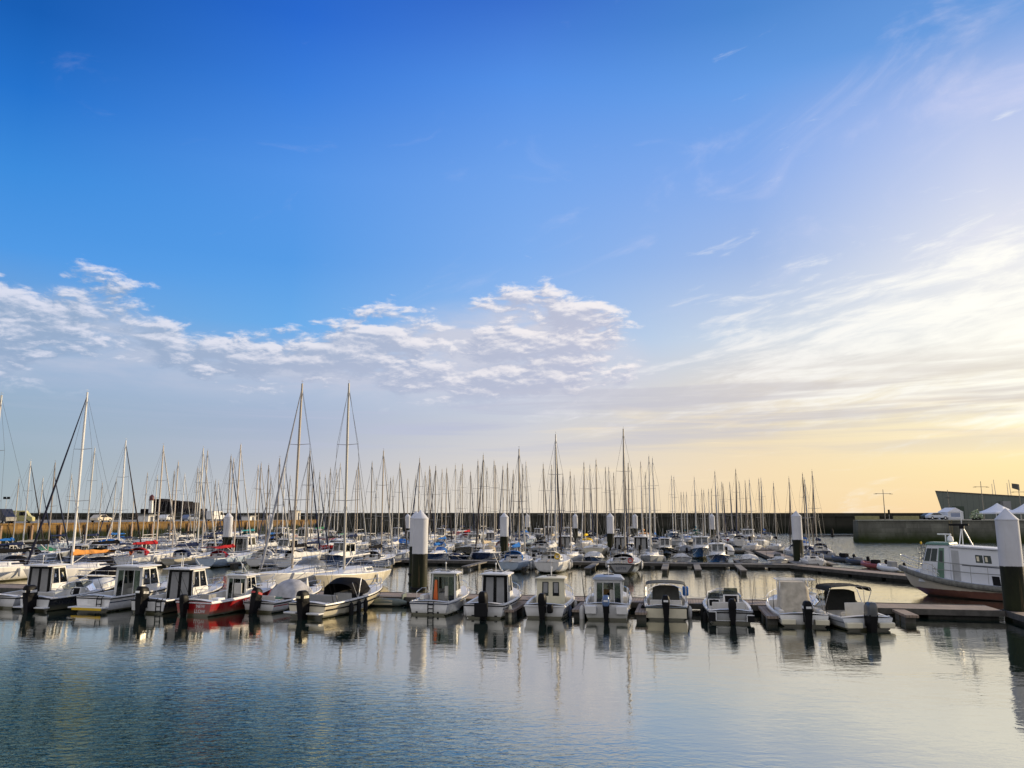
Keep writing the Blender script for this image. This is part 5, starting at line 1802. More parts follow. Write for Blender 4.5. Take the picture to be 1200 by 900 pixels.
# ------------------------------------------------------------------ things on the quay at the left
LZ = 3.9
Yf = 262.0
p0 = ondist(163, 604, Yf)
t = thing('stone_fort', 'dark stepped fort silhouette behind the breakwater', 'fort', (p0.x, Yf, 0))
def fx(px): return (px - 163) * Yf / F
def fz(py): return H + (604 - py) * Yf / F
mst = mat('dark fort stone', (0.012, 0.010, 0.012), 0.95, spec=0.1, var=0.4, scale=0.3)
mb = MB()
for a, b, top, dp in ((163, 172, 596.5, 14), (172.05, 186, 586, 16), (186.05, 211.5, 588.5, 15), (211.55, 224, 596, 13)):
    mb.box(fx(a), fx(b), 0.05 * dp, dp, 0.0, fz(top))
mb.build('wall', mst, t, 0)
for i, (a, b, top) in enumerate(((172.5, 175, 584.8), (177, 180, 585), (183, 185.5, 584.7), (188, 191, 587.3), (194, 197, 587.5), (201, 203.5, 587.2), (207, 210.5, 587.5))):
    mb = MB(); mb.box(fx(a), fx(b), 2, 10, fz(top + 1.4) - 2.0, fz(top))
    mb.build('battlement', mst, t, 0)
for i in range(6):
    g = MB(); x = fx(189 + i * 3.6); g.box(x, x + 0.55, 0.70, 0.745, fz(596), fz(593.5)); g.build('window', M_RUBBER, t, 0)
p = ondist(174.6, 604, 250)
t = thing('harbour_light', 'small harbour light with dark red lantern beside the dark fort', 'lighthouse', (p.x, 251, 5.0))
def hz(py): return H + (604 - py) * 251 / F - 5.0
mb = MB(); mb.lathe([(0.75, 0), (0.55, hz(586.5))], n=16); mb.build('tower', M_WHITE, t)
mb = MB(); mb.lathe([(0.95, hz(586.5) + 0.003), (0.95, hz(586)), (0.75, hz(585.9)), (0.75, hz(582.5)), (0.55, hz(581.5)), (0.06, hz(580))], n=16); mb.build('lantern', mat('lantern red', (0.10, 0.012, 0.015), 0.5), t)

# vehicles, containers and boats ashore on the left quay
def quay_pt(px, back=4.0):
    """point on the left quay, `back` metres behind its edge, seen in column px"""
    a = (px - 600) / F
    # line QA + k*dq shifted inland
    A_ = QA - nq * back
    k = (a * A_.y - A_.x) / (dq.x - a * dq.y)
    return A_ + dq * k


def q_van(px, color, label, rz=0.0, back=5, van=True, scale=1.0):
    p = quay_pt(px, back)
    t = car(px, p.y, atan2(dq.y, dq.x) + rz, color, label, LZ, van, scale)
    t.location = (p.x, p.y, LZ)


q_van(9, (0.02, 0.022, 0.035), 'dark van with pale bumper parked on the ochre quay near the picture edge', R(-100), 5)
q_van(30, (0.55, 0.50, 0.20), 'yellowish van parked on the ochre quay near a dark van', R(-60), 6, True, 0.9)
q_van(126, (0.68, 0.60, 0.46), 'cream car parked on the ochre quay under the orange-covered yacht mast', 0, 4, False)
q_van(200, (0.70, 0.70, 0.68), 'white car parked on the ochre quay in front of the dark fort', 0.3, 4, False)
q_van(228, (0.16, 0.20, 0.30), 'blue grey car parked on the ochre quay beside the fort end', 0.0, 4, False)
q_van(258, (0.72, 0.72, 0.70), 'white van parked on the ochre quay beside the white-capped pile', 0.0, 5, True)
for px, w, hh, col, lab in ((178, 2.2, 1.3, (0.70, 0.69, 0.66), 'small white hut on the ochre quay before the fort'),
                           (296, 3.0, 1.1, (0.72, 0.71, 0.69), 'low white hut on the ochre quay past the white-capped pile'),
                           (349, 2.6, 2.6, (0.55, 0.52, 0.47), 'tall pale hut at the far end of the ochre quay')):
    p = quay_pt(px, 4)
    t = thing('quay_hut', lab, 'hut', (p.x, p.y, LZ), atan2(dq.y, dq.x))
    mb = MB(); mb.box(-w / 2, w / 2, -1.2, 1.2, 0, hh); mb.build('wall', M_PAINT, t, 0, bevel=0.03, color=col)
    mb = MB(); mb.box(-w / 2 - 0.25, w / 2 + 0.25, -1.5, 1.5, hh + 0.003, hh + 0.16); mb.build('roof', M_CURTAIN, t, 0, bevel=0.02)
    mb = MB(); mb.box(-0.4, 0.5, -1.23, -1.203, 0.02, min(hh - 0.2, 2.0)); mb.build('door', M_NAVY, t, 0)
p = quay_pt(14, 9)
t = thing('lamp_post', 'double-headed lamp post on the ochre quay beside the dark van', 'lamp post', (p.x, p.y, LZ), 0.3, 'lamp posts along the quay')
mb = MB(); mb.tube([(0, 0, 0), (0, 0, 4.2)], 0.09, 8, r1=0.05); mb.build('post', M_STEEL, t)
for sd_ in (-1, 1):
    h_ = MB(); h_.box(sd_ * 0.28 - 0.2, sd_ * 0.28 + 0.2, -0.15, 0.15, 4.05, 4.45); h_.build('lamp_head', M_RUBBER, t)


# ------------------------------------------------------------------ the pilot boat
def pilot_boat():
    t = thing('pilot_boat', 'white pilot launch with fendered grey bow, wheelhouse and radar mast by the widest pile', 'pilot boat', (31.7, 48.9, 0), R(46))
    t.scale = (0.86, 0.68, 1.06)
    h = Hull(10.8, 3.5, 0.80, 1.75, 0.88, 'motor', 0.5, 0.13, 2.4, 2.2)
    m = D.materials.new('launch hull')
    m.use_nodes = True
    nt = NT(m.node_tree)
    b = nt.n['Principled BSDF']
    tc = nt.new('ShaderNodeTexCoord').outputs['Object']
    x, y, z = nt.sep(tc)
    n = nt.noise(tc, 1.8, 5, 0.6)
    lvl = nt.m('ADD', z, nt.m('MULTIPLY', nt.m('SUBTRACT', n, 0.5), 0.1))
    c = nt.mix(nt.mapr(lvl, 0.46, 0.50), nt.mix(nt.mapr(n, 0.3, 0.7), (0.09, 0.028, 0.018, 1), (0.15, 0.055, 0.032, 1)), (0.62, 0.55, 0.44, 1))
    c = nt.mix(nt.mapr(lvl, 0.12, 0.06), c, (0.03, 0.02, 0.015, 1))
    nt.link(c, b.inputs['Base Color'])
    b.inputs['Roughness'].default_value = 0.45
    o = h.build_hull(t, WHITE)
    o.data.materials.clear(); o.data.materials.append(m)
    h.build_deck(t, 0.04, 0.14, 0.55, 0.2, mats=[mat('launch deck', (0.36, 0.40, 0.46), 0.6, var=0.15), M_SOLE])
    cb = MB()
    for sd_ in (-1, 1):
        cb.tube([(sd_ * (h.b(i / 24) + 0.02), h.L * i / 24, h.zs(i / 24) - 0.12) for i in range(25)], 0.17, 10)
    cb.build('fender_collar', mat('grey fendering', (0.17, 0.17, 0.15), 0.75, var=0.5, scale=4), t)
    # superstructure: low trunk, wheelhouse, aft house
    mw = mat('launch white', (0.66, 0.68, 0.72), 0.35, var=0.06, scale=1)
    zd = 0.95
    tr = MB()
    tr.prism([(-1.0, 6.6, 1.0), (1.0, 6.6, 1.0), (0.65, 8.3, 1.2), (-0.65, 8.3, 1.2)], [(-0.9, 6.6, 1.72), (0.9, 6.6, 1.72), (0.55, 8.0, 1.6), (-0.55, 8.0, 1.6)])
    tro = tr.build('coachroof', mw, t, 30, bevel=0.04)
    for sd_ in (-1, 1):
        q = [(sd_ * 1.0, 6.6, 1.0), (sd_ * 0.65, 8.3, 1.2), (sd_ * 0.55, 8.0, 1.6), (sd_ * 0.9, 6.6, 1.72)]
        q = q if sd_ > 0 else [q[1], q[0], q[3], q[2]]
        g = MB(); g.panel(q, 0.2, 0.8, 0.4, 0.8); g.build('window', M_SMOKE, tro)
    wb = [(-1.2, 4.3), (1.2, 4.3), (1.05, 7.3), (-1.05, 7.3)]
    wt = [(-1.1, 4.3), (1.1, 4.3), (0.85, 6.3), (-0.85, 6.3)]
    w = MB(); w.prism([(a, c_, zd - 0.1) for a, c_ in wb], [(a, c_, 3.12) for a, c_ in wt])
    wo = w.build('wheelhouse', mw, t, 30, bevel=0.05)
    W3 = [(a, c_, zd - 0.1) for a, c_ in wb]; T3 = [(a, c_, 3.12) for a, c_ in wt]
    mgl = mat('launch window', (0.03, 0.045, 0.045), 0.12, var=0.2, spec=0.3)
    for i, j, spans in ((2, 3, ((0.04, 0.33), (0.36, 0.64), (0.67, 0.96))), (3, 0, ((0.05, 0.24), (0.28, 0.5))), (1, 2, ((0.5, 0.72), (0.76, 0.95)))):
        for u0, u1 in spans:
            g = MB(); g.panel((W3[i], W3[j], T3[j], T3[i]), u0, u1, 0.56, 0.90, 0.055, 0.08); g.build('window', mgl, wo)
    g = MB(); g.panel((W3[3], W3[0], T3[0], T3[3]), 0.56, 0.78, 0.08, 0.92, 0.05, 0.08); dd = g.build('door', mat('green door', (0.10, 0.20, 0.14), 0.4), wo)
    g = MB(); g.panel((W3[3], W3[0], T3[0], T3[3]), 0.60, 0.74, 0.55, 0.85, 0.06, 0.01); g.build('door_window', mgl, dd)
    rf = MB(); rf.prism([(-1.2, 4.25, 3.123), (1.2, 4.25, 3.123), (0.95, 6.5, 3.123), (-0.95, 6.5, 3.123)], [(-1.1, 4.3, 3.27), (1.1, 4.3, 3.27), (0.85, 6.3, 3.27), (-0.85, 6.3, 3.27)])
    rf.build('roof', mat('green roof', (0.10, 0.20, 0.16), 0.4), t, 30, bevel=0.03)
    a = MB(); a.prism([(-1.25, -0.9, 0.7), (1.25, -0.9, 0.7), (1.25, 4.295, 0.85), (-1.25, 4.295, 0.85)], [(-1.15, -0.5, 2.85), (1.15, -0.5, 2.85), (1.15, 4.295, 3.0), (-1.15, 4.295, 3.0)])
    ao = a.build('aft_house', mw, t, 30, bevel=0.05)
    q = ((-1.25, 4.295, 0.85), (-1.25, -0.9, 0.7), (-1.15, -0.5, 2.85), (-1.15, 4.295, 3.0))
    for u0, u1 in ((0.44, 0.56), (0.58, 0.70)):
        g = MB(); g.panel(q, u0, u1, 0.63, 0.84, 0.012, 0.02); go = g.build('window', mgl, ao)
        g = MB(); g.panel(q, u0 + 0.02, u1 - 0.06, 0.67, 0.80, 0.018, 0.005); g.build('blind', M_CREAM, go)
    g = MB(); g.panel(q, 0.03, 0.16, 0.05, 0.92, 0.012, 0.02); g.build('door', mat('open doorway', (0.40, 0.41, 0.42), 0.5), ao)
    g = MB(); g.panel(q, 0.20, 1.0, 0.52, 0.545, 0.018, 0.02); g.build('stripe', M_NAVY, ao)
    g = MB(); g.panel(q, 0.66, 0.78, 0.04, 0.30, 0.013, 0.02); g.build('vent', M_RUBBER, ao)
    rf = MB(); rf.prism([(-1.3, -0.7, 2.853), (1.3, -0.7, 2.853), (1.3, 4.24, 3.003), (-1.3, 4.24, 3.003)], [(-1.3, -0.7, 2.96), (1.3, -0.7, 2.96), (1.3, 4.24, 3.12), (-1.3, 4.24, 3.12)]); rf.build('aft_roof', mw, t, 30, bevel=0.03)
    ms = MB()
    ms.tube([(-0.5, 3.6, 3.1), (0, 3.4, 4.3)], 0.05, 6); ms.tube([(0.5, 3.6, 3.1), (0, 3.4, 4.3)], 0.05, 6); ms.tube([(0, 2.6, 3.1), (0, 3.4, 4.3)], 0.05, 6)
    ms.tube([(0, 3.4, 4.2), (0, 3.4, 5.2)], 0.04, 6)
    mo = ms.build('radar_mast', M_WHITE, t)
    rd = MB(); rd.box(-0.12, 0.12, 2.8, 4.5, 4.28, 4.40); rd.box(-0.15, 0.15, 3.2, 3.6, 4.1, 4.275); rd.build('radar_scanner', M_RUBBER, mo, bevel=0.02)
    rd = MB(); rd.lathe([(0.22, 0), (0.28, 0.1), (0.24, 0.3), (0.05, 0.42)], (0, 4.5, 3.28), 14); rd.build('radome', M_WHITE, mo)
    cr = MB(); cr.tube([(0, 3.4, 4.75), (0, 4.6, 4.8)], 0.03, 5); cr.tube([(0, 4.9, 3.3), (0, 4.9, 3.7)], 0.06, 6); cr.tube([(0, 4.4, 3.75), (0, 5.6, 3.75)], 0.05, 6); cr.build('crosstree', M_WHITE, mo)
    fr = MB()
    for sx in (-0.4, 0.4):
        fr.tube([(sx, 8.9, 1.6), (sx * 0.5, 8.75, 3.1)], 0.03, 6)
        fr.tube([(sx, 8.2, 1.6), (sx * 0.5, 8.55, 3.1)], 0.03, 6)
    for k in range(4):
        zz = 1.9 + 0.33 * k
        ww = 0.4 - 0.2 * (zz - 1.6) / 1.5
        fr.tube([(-ww, 8.85, zz), (ww, 8.85, zz)], 0.025, 5); fr.tube([(-ww, 8.3, zz), (-ww, 8.85, zz)], 0.025, 5); fr.tube([(ww, 8.3, zz), (ww, 8.85, zz)], 0.025, 5)
    fo = fr.build('bow_frame', mat('grey frame', (0.22, 0.23, 0.22), 0.5, 0.3), t)
    lt = MB(); lt.lathe([(0.08, 0), (0.09, 0.12), (0.03, 0.18)], (0, 8.65, 3.1), 10); lt.build('signal_lamp', M_YELLOW, fo)
    bow_rail(h, t, 0.62, 0.7, 6, M_STEEL, 0.022, True)
    sr = MB()
    for zz in (1.9, 2.35):
        sr.tube([(-1.66, 1.2, zz - 0.4), (-1.7, 4.0, zz - 0.35), (-1.62, 7.2, zz - 0.2)], 0.024, 5)
    for yy in (1.2, 2.6, 4.0, 5.4, 7.2):
        sr.tube([(-1.66, yy, 0.95), (-1.66, yy, 2.0)], 0.02, 5)
    sr.build('side_rail', mat('grey frame', (0.22, 0.23, 0.22), 0.5, 0.3), t)
    for o_ in t.children:
        n_ = o_.name.split('.')[0]
        if n_ in ('wheelhouse', 'roof', 'aft_house', 'aft_roof', 'radar_mast'):
            o_.location.y += 1.5
        elif n_ == 'coachroof':
            o_.location.y += 0.9
    st = MB(); st.prism([(-0.9, 0.1, 0.8), (0.9, 0.1, 0.8), (0.9, 0.55, 0.8), (-0.9, 0.55, 0.8)], [(-0.9, 0.15, 1.3), (0.9, 0.15, 1.3), (0.9, 0.5, 1.3), (-0.9, 0.5, 1.3)])
    st.build('aft_locker', mw, t, 30, bevel=0.05)


pilot_boat()

# small inflatables with outboards along the walkway
for i, (px, py, tr_, col, lab) in enumerate(((958, 655.5, 100, (0.05, 0.05, 0.05), 'black inflatable dinghy with tilted outboard at the top of the sunlit walkway'),
                                   (972, 657, 95, (0.16, 0.16, 0.15), 'grey inflatable dinghy with crates, second along the sunlit walkway'),
                                   (988, 659, 100, (0.04, 0.045, 0.05), 'black inflatable dinghy amidst the row beside the sunlit walkway'),
                                   (1003, 662, 92, (0.03, 0.03, 0.03), 'black inflatable dinghy with upright outboard, lowest dark one along the walkway'),
                                   (1024, 667, 96, (0.22, 0.04, 0.03), 'dark red inflatable dinghy beside the sunlit walkway'),
                                   (1043, 671, 92, (0.62, 0.62, 0.60), 'small white tender with an outboard, just ahead of the pilot boat bow'))):
    p = onz(px, py)
    t = thing('inflatable_dinghy', lab, 'dinghy', (p.x + 1.2, p.y, 0), R(tr_ - 75), 'dinghies along the walkway')
    mb = MB()
    for sd_ in (-1, 1):
        pts = [(sd_ * 0.6, -0.3, 0.25), (sd_ * 0.62, 0.3, 0.25), (sd_ * 0.62, 1.6, 0.27), (sd_ * 0.5, 2.4, 0.36), (0, 2.9, 0.5)]
        mb.tube(pts, [0.08, 0.24, 0.24, 0.22, 0.2], 10)
    mb.build('tube', M_PAINT, t, 60, color=col)
    fl = MB(); fl.box(-0.5, 0.5, 0, 2.3, 0.1, 0.16); fl.build('floorboard', M_NONSKID, t)
    bx = MB(); bx.box(-0.3, 0.35, 0.9, 1.6, 0.16, 0.75 + 0.1 * (i % 3)); bx.build('load', M_CURTAIN if i % 2 else M_RUBBER, t, bevel=0.06)
    outboard(t, 0.0, 0.5, 0.65, tilt=0.7 if i % 2 == 0 else 0.25)
# ------------------------------------------------------------------ sailing yachts
def make_yacht(L, B, fs=0.95, fb=1.3, tw=0.68, spread=2, hood=True, jib=True, wheel=False, bim=False, cover=True, coach=0.36, trans=0.25, lifebuoy=False, hm=1.27):
    """a yacht at the origin, stern at y=0 and bow at y=L; returns its root"""
    t = thing('sailing_yacht', 'yacht', 'sailing yacht')
    h = Hull(L, B, fs, fb, tw, 'sail', 0.4, 0.10, 2.0, 1.7, trake=-trans)
    h.build_hull(t, WHITE, 14)
    h.build_deck(t, 0.03, 0.27, fs * 0.5, 0.28, camber=0.06, n=14)
    # coachroof
    ya, yb = 0.275 * L, 0.72 * L
    wa, wb = B * 0.30, B * 0.16
    zd = (h.zs(0.3) + h.zs(0.6)) / 2
    bot = [(-wa, ya, h.zs(0.28)), (wa, ya, h.zs(0.28)), (wa * 1.05, 0.42 * L, h.zs(0.42)), (wb, yb, h.zs(0.72)), (-wb, yb, h.zs(0.72)), (-wa * 1.05, 0.42 * L, h.zs(0.42))]
    top = [(-wa * 0.86, ya + 0.05, zd + coach), (wa * 0.86, ya + 0.05, zd + coach), (wa * 0.88, 0.42 * L, zd + coach + 0.03), (wb * 0.5, yb - 0.12 * L, zd + coach * 0.8), (-wb * 0.5, yb - 0.12 * L, zd + coach * 0.8), (-wa * 0.88, 0.42 * L, zd + coach + 0.03)]
    c = MB(); c.prism(bot, top)
    co = c.build('coachroof', M_DECK, t, 30, bevel=0.04)
    for i, j in ((1, 2), (5, 0)):
        g = MB(); g.panel((bot[i], bot[j], top[j], top[i]), 0.12, 0.9, 0.35, 0.75, 0.008, 0.014); g.build('window', M_SMOKE, co)
    for i, j in ((2, 3), (4, 5)):
        g = MB(); u = (0.04, 0.5) if i == 2 else (0.5, 0.96)
        g.panel((bot[i], bot[j], top[j], top[i]), u[0], u[1], 0.38, 0.75, 0.008, 0.014); g.build('window', M_SMOKE, co)
    g = MB(); g.box(-0.3, 0.3, ya + 0.02, ya + 0.1, h.zs(0.28) - 0.2, zd + coach + 0.012); g.build('companionway', M_SMOKE, co)
    if hood:
        rows = []
        for k, (yy, zt, w) in enumerate(((ya - 0.35, 0.78, 1.0), (ya + 0.15, 0.80, 0.98), (ya + 0.75, 0.42, 0.95))):
            rows.append([(-cos(pi * j / 8) * wa * w, yy, zd + zt * sin(pi * j / 8) ** 0.5) for j in range(9)])
        s = MB(); s.grid(rows); s.build('sprayhood', M_CANVAS, t, 60, color=(0.02, 0.03, 0.06))
    if wheel:
        s = MB(); cy, cz = 0.1 * L, fs * 0.5 + 0.75
        s.tube([(0.42 * cos(2 * pi * i / 16), cy, cz + 0.42 * sin(2 * pi * i / 16)) for i in range(17)], 0.018, 4)
        s.tube([(0, cy, fs * 0.5), (0, cy, cz)], 0.06, 6); s.tube([(-0.42, cy, cz), (0.42, cy, cz)], 0.012, 4)
        s.build('steering_wheel', M_STEEL, t)
    else:
        s = MB(); s.tube([(0, 0.02 * L, fs + 0.05), (0.05, 0.16 * L, fs + 0.18)], 0.025, 5); s.build('tiller', M_TEAK, t)
    if bim:
        rows = [[(-cos(pi * j / 8) * B * 0.34, yy, zd + 1.15 + 0.18 * sin(pi * j / 8) ** 0.6) for j in range(9)] for yy in (0.05 * L, 0.12 * L, 0.2 * L)]
        s = MB(); s.grid(rows)
        s.build('awning', M_CANVAS, t, 60, color=(0.02, 0.03, 0.06))
        s = MB()
        for sd_ in (-1, 1):
            for yy in (0.06 * L, 0.19 * L):
                s.tube([(sd_ * B * 0.34, 0.125 * L, fs), (sd_ * B * 0.34, yy, zd + 1.15)], 0.018, 4)
        s.build('awning_frame', M_STEEL, t)
    # rails
    g = MB()
    for lv in (1.0, 0.5):
        for sd_ in (-1, 1):
            g.tube([h.rail(i / 12, 0.6 * lv, sd_) for i in range(1, 12)], 0.009, 4)
    for sd_ in (-1, 1):
        for i in (2, 4, 6, 8, 10):
            g.tube([h.rail(i / 12, 0, sd_), h.rail(i / 12, 0.6, sd_)], 0.014, 4)
    for lv in (1.0, 0.5):
        g.tube([h.rail(0.88, 0.62 * lv, -1), h.rail(0.96, 0.65 * lv, -1, 0.05), Vector((0, L * 1.0, h.zs(1) + 0.68 * lv)), h.rail(0.96, 0.65 * lv, 1, 0.05), h.rail(0.88, 0.62 * lv, 1)], 0.016, 5)
        g.tube([h.rail(0.12, 0.62 * lv, -1), h.rail(0.01, 0.62 * lv, -1), h.rail(0.01, 0.62 * lv, 1), h.rail(0.12, 0.62 * lv, 1)], 0.016, 5)
    for q in (0.01, 0.88):
        for sd_ in (-1, 1):
            g.tube([h.rail(q, 0, sd_), h.rail(q, 0.62, sd_)], 0.016, 4)
    g.build('guard_rail', M_STEEL, t)
    # spars: built upright from their own foot so that they can be scaled
    ym, zm = 0.57 * L, zd + coach * 0.85
    HM = L * hm
    r = 0.0078 * L + 0.012
    s = MB()
    s.tube([(0, 0, 0), (0, 0, HM * 0.75), (0, -0.02, HM)], [r, r, r * 0.72], 8)
    s.tube([(0, 0, HM), (0, 0.0, HM + 0.28)], 0.010, 4); s.tube([(-0.02, 0.22, HM + 0.16), (0.0, -0.22, HM + 0.2)], 0.010, 4)
    mo = s.build('mast', M_ALU, t, color=(0.62, 0.60, 0.56)); mo.location = (0, ym, zm)
    lv = (0.5,) if spread == 1 else (0.36, 0.66)
    for k, f in enumerate(lv):
        for sd_ in (-1, 1):
            s = MB(); s.tube([(0, 0, HM * f), (sd_ * B * (0.30 - 0.06 * k), -0.08, HM * f + 0.06)], 0.026, 5, r1=0.018)
            s.build('spreader', M_ALU, mo, color=(0.35, 0.33, 0.30))
    zc = -coach * 0.8
    w = MB()
    rw = 0.013
    fh = HM * (0.98 if spread == 2 else 0.86)
    for sd_ in (-1, 1):
        x0 = sd_ * B * 0.43
        xs = [sd_ * B * (0.30 - 0.06 * k) for k in range(len(lv))]
        pts = [(x0, -0.12, zc)] + [(xs[k], -0.08, HM * lv[k] + 0.06) for k in range(len(lv))] + [(0, 0, HM * 0.97)]
        w.tube(pts, rw, 4)
        w.tube([(x0 * 0.95, -0.05, zc), (0, 0, HM * lv[0] - 0.1)], rw, 4)
    w.tube([(0, L * 0.985 - ym, h.zs(1) - zm), (0, 0, fh)], rw, 4)
    w.tube([(0, 0.01 * L - ym, h.zs(0) - zm), (0, 0, HM * 0.99)], rw, 4)
    ro = w.build('rigging', M_WIRE, t, 0); ro.location = (0, ym, zm)
    if jib:
        j = MB()
        a, b = Vector((0, L * 0.975 - ym, h.zs(1) - zm + 0.25)), Vector((0, 0.03, fh * 0.985))
        j.tube([a, a + (b - a) * 0.06, a + (b - a) * 0.5, a + (b - a) * 0.93, b], [0.05, 0.095, 0.075, 0.04, 0.02], 7)
        jo = j.build('furled_jib', M_CANVAS, t, 60, color=(0.55, 0.53, 0.5)); jo.location = (0, ym, zm)
    bm_ = MB(); zb = 0.85
    yl = -(ym - 0.13 * L)
    bm_.tube([(0, -0.05, zb), (0, yl, zb + 0.06)], r * 0.75, 7)
    bm_.tube([(0, -0.08, 0.1), (0, yl * 0.35, zb)], 0.03, 5)
    bo = bm_.build('boom', M_ALU, t, color=(0.6, 0.58, 0.55)); bo.location = (0, ym, zm)
    if cover:
        rows = []
        for i in range(10):
            k = i / 9
            yy = 0.08 + (yl * 0.97 - 0.08) * k
            hh = (0.42 - 0.27 * k) * (0.7 + 0.035 * L) * (0.9 + 0.12 * sin(i * 1.9))
            ww = (0.15 - 0.04 * k)
            ring = []
            for q in range(9):
                a = 2 * pi * q / 9
                ring.append((ww * sin(a) * (1 if cos(a) < 0.2 else 0.6), yy, zb + 0.06 * k - 0.05 + (hh * max(0, cos(a)) - 0.07 * max(0, -cos(a)))))
            rows.append(ring)
        s = MB(); s.grid(rows, close=True); s.add(rows[0], [tuple(range(9))]); s.add(rows[-1], [tuple(range(8, -1, -1))])
        s.build('sail_cover', M_CANVAS, bo, 60, color=(0.02, 0.03, 0.08))
    for q, sd_ in ((0.35, 1), (0.55, 1), (0.4, -1)):
        fender(h, t, q, sd_, 1.1)
    if lifebuoy:
        s = MB(); c_ = h.rail(0.03, 0.42, -1)
        s.tube([(c_.x, c_.y - 0.02 + 0.001 * i, 0) for i in range(2)], 0.001, 3) if False else None
        s.tube([(c_.x + 0.30 * cos(2 * pi * i / 16), c_.y - 0.06, c_.z + 0.30 * sin(2 * pi * i / 16)) for i in range(17)], 0.085, 7)
        s.build('lifebuoy', M_ORANGE, t)
    t['L'] = L; t['zm'] = zm; t['HM'] = HM
    return t


PROTO = {
    'small': make_yacht(6.6, 2.4, 0.75, 1.0, 0.7, 1, False, False, cover=True, coach=0.3),
    'small2': make_yacht(7.4, 2.6, 0.8, 1.05, 0.62, 1, True, True, coach=0.32),
    'mid': make_yacht(9.0, 3.0, 0.95, 1.25, 0.72, 2, True, True),
    'mid2': make_yacht(9.4, 3.05, 0.9, 1.25, 0.55, 2, True, True, trans=0.6, coach=0.40),
    'race': make_yacht(9.0, 3.05, 0.95, 1.15, 0.85, 2, False, False, cover=False, coach=0.22, trans=0.05, hm=1.35),
    'big': make_yacht(11.2, 3.7, 1.1, 1.45, 0.8, 2, True, True, wheel=True, trans=0.1),
    'cruise': make_yacht(11.4, 3.7, 1.15, 1.5, 0.75, 2, True, True, wheel=True, bim=True),
    'bare': make_yacht(10.8, 3.5, 1.05, 1.35, 0.75, 2, False, False, wheel=True, cover=False, hm=1.3),
}
PUSED = {k: False for k in PROTO}
COVERS = {'navy': (0.012, 0.02, 0.06), 'blue': (0.02, 0.13, 0.42), 'black': (0.006, 0.006, 0.007), 'white': (0.62, 0.61, 0.58), 'beige': (0.48, 0.40, 0.28),
          'red': (0.36, 0.02, 0.025), 'green': (0.02, 0.20, 0.08), 'grey': (0.20, 0.21, 0.22), 'orange': (0.62, 0.27, 0.07), 'yellow': (0.78, 0.50, 0.02), 'teal': (0.03, 0.22, 0.26)}
HULLS = {'white': (0.78, 0.77, 0.75), 'cream': (0.66, 0.60, 0.46), 'navy': (0.015, 0.03, 0.08), 'grey': (0.34, 0.36, 0.38), 'pale blue': (0.42, 0.52, 0.64), 'black': (0.012, 0.013, 0.014), 'red': (0.30, 0.015, 0.02)}
MASTC = [(0.72, 0.71, 0.68), (0.60, 0.58, 0.53), (0.45, 0.42, 0.38), (0.30, 0.26, 0.22), (0.55, 0.48, 0.40)]
FLEET = []


def yacht(proto, stern, rz, L, ztop, hull='white', cover='navy', hood=None, heel=0.0, mastc=None):
    pr = PROTO[proto]
    if PUSED[proto]:
        t = copy_thing(pr, stern, rz)
    else:
        t = pr
        PUSED[proto] = True
    t.location = stern
    k = L / t['L']
    t.scale = (k, k, k)
    t.rotation_euler = (0, heel, rz)
    sz = (ztop / k - t['zm']) / t['HM']
    ch = cover if cover else None
    mc = mastc or random.choice(MASTC)
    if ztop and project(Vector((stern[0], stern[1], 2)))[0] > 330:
        mc = tuple(q * 0.62 for q in mc)  # masts farther right darkened: their backlit side put into the colour
    for c in t.children:
        nm = c.name.split('.')[0]
        if nm in ('mast', 'rigging', 'furled_jib'):
            c.scale = (1, 1, sz)
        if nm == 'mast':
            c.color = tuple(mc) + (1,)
        if nm == 'hull':
            c.color = HULLS[hull] + (1,)
        if nm in ('sprayhood', 'awning'):
            c.color = COVERS[hood or cover or 'navy'] + (1,)
        if nm == 'furled_jib':
            c.color = random.choice([(0.6, 0.58, 0.54), (0.5, 0.5, 0.48), (0.02, 0.03, 0.07), (0.05, 0.06, 0.10), (0.06, 0.05, 0.05)]) + (1,)
        for g in c.children:
            if g.name.startswith('sail_cover') and cover:
                g.color = COVERS[cover] + (1,)
    for key in ('L', 'zm', 'HM'):
        if key in t and t is not pr:
            del t[key]
    return t


def solve(px, py, v_of_L, L=9.0, vary=1.0):
    """where the masthead seen at (px, py) is when its boat lies in the row: returns point, L"""
    d = ray(px, py)
    for _ in range(6):
        v = v_of_L(L)
        k = v / (d.x * sin(TH) + d.y * cos(TH))
        P = Vector((0, 0, H)) + d * k
        L = (P.z - 1.1) / (1.30 * vary)
    return P, L


BOATROWS = []
for nm, (v0, v1) in ROWV.items():
    BOATROWS.append((nm, 'near', v0))
    BOATROWS.append((nm, 'far', v1))
def lifebuoy(t, side=-1, m=M_ORANGE):
    k = t.scale.x
    L, B = t['L'] if 'L' in t else 9.0, 3.0
    s = MB(); c_ = Vector((side * 0.95, 0.05, 1.5))
    s.tube([(c_.x + 0.22 * cos(2 * pi * i / 16), c_.y - 0.06, c_.z + 0.22 * sin(2 * pi * i / 16)) for i in range(17)], 0.065, 7)
    return s.build('lifebuoy', m, t)


OCC = {(a, b): [] for a, b, _ in BOATROWS}
ROWNAME = {'A': 'front pontoon', 'B': 'second pontoon', 'C': 'third pontoon', 'D': 'fourth pontoon', 'E': 'fifth pontoon'}


def vmast(side, vp, bow_in, L):
    off = 0.43 * L if bow_in else 0.57 * L
    return vp - 0.7 - off if side == 'near' else vp + 0.7 + off


def free(row, s, half):
    return all(abs(s - a) > half + b for a, b in OCC[row])


def water_side(p, L):
    """is there water here (not inside the left quay, not across the walkways)"""
    d = (p - QA)
    w = d.dot(nq)
    if w < 3 + 0.5:
        return False
    return True


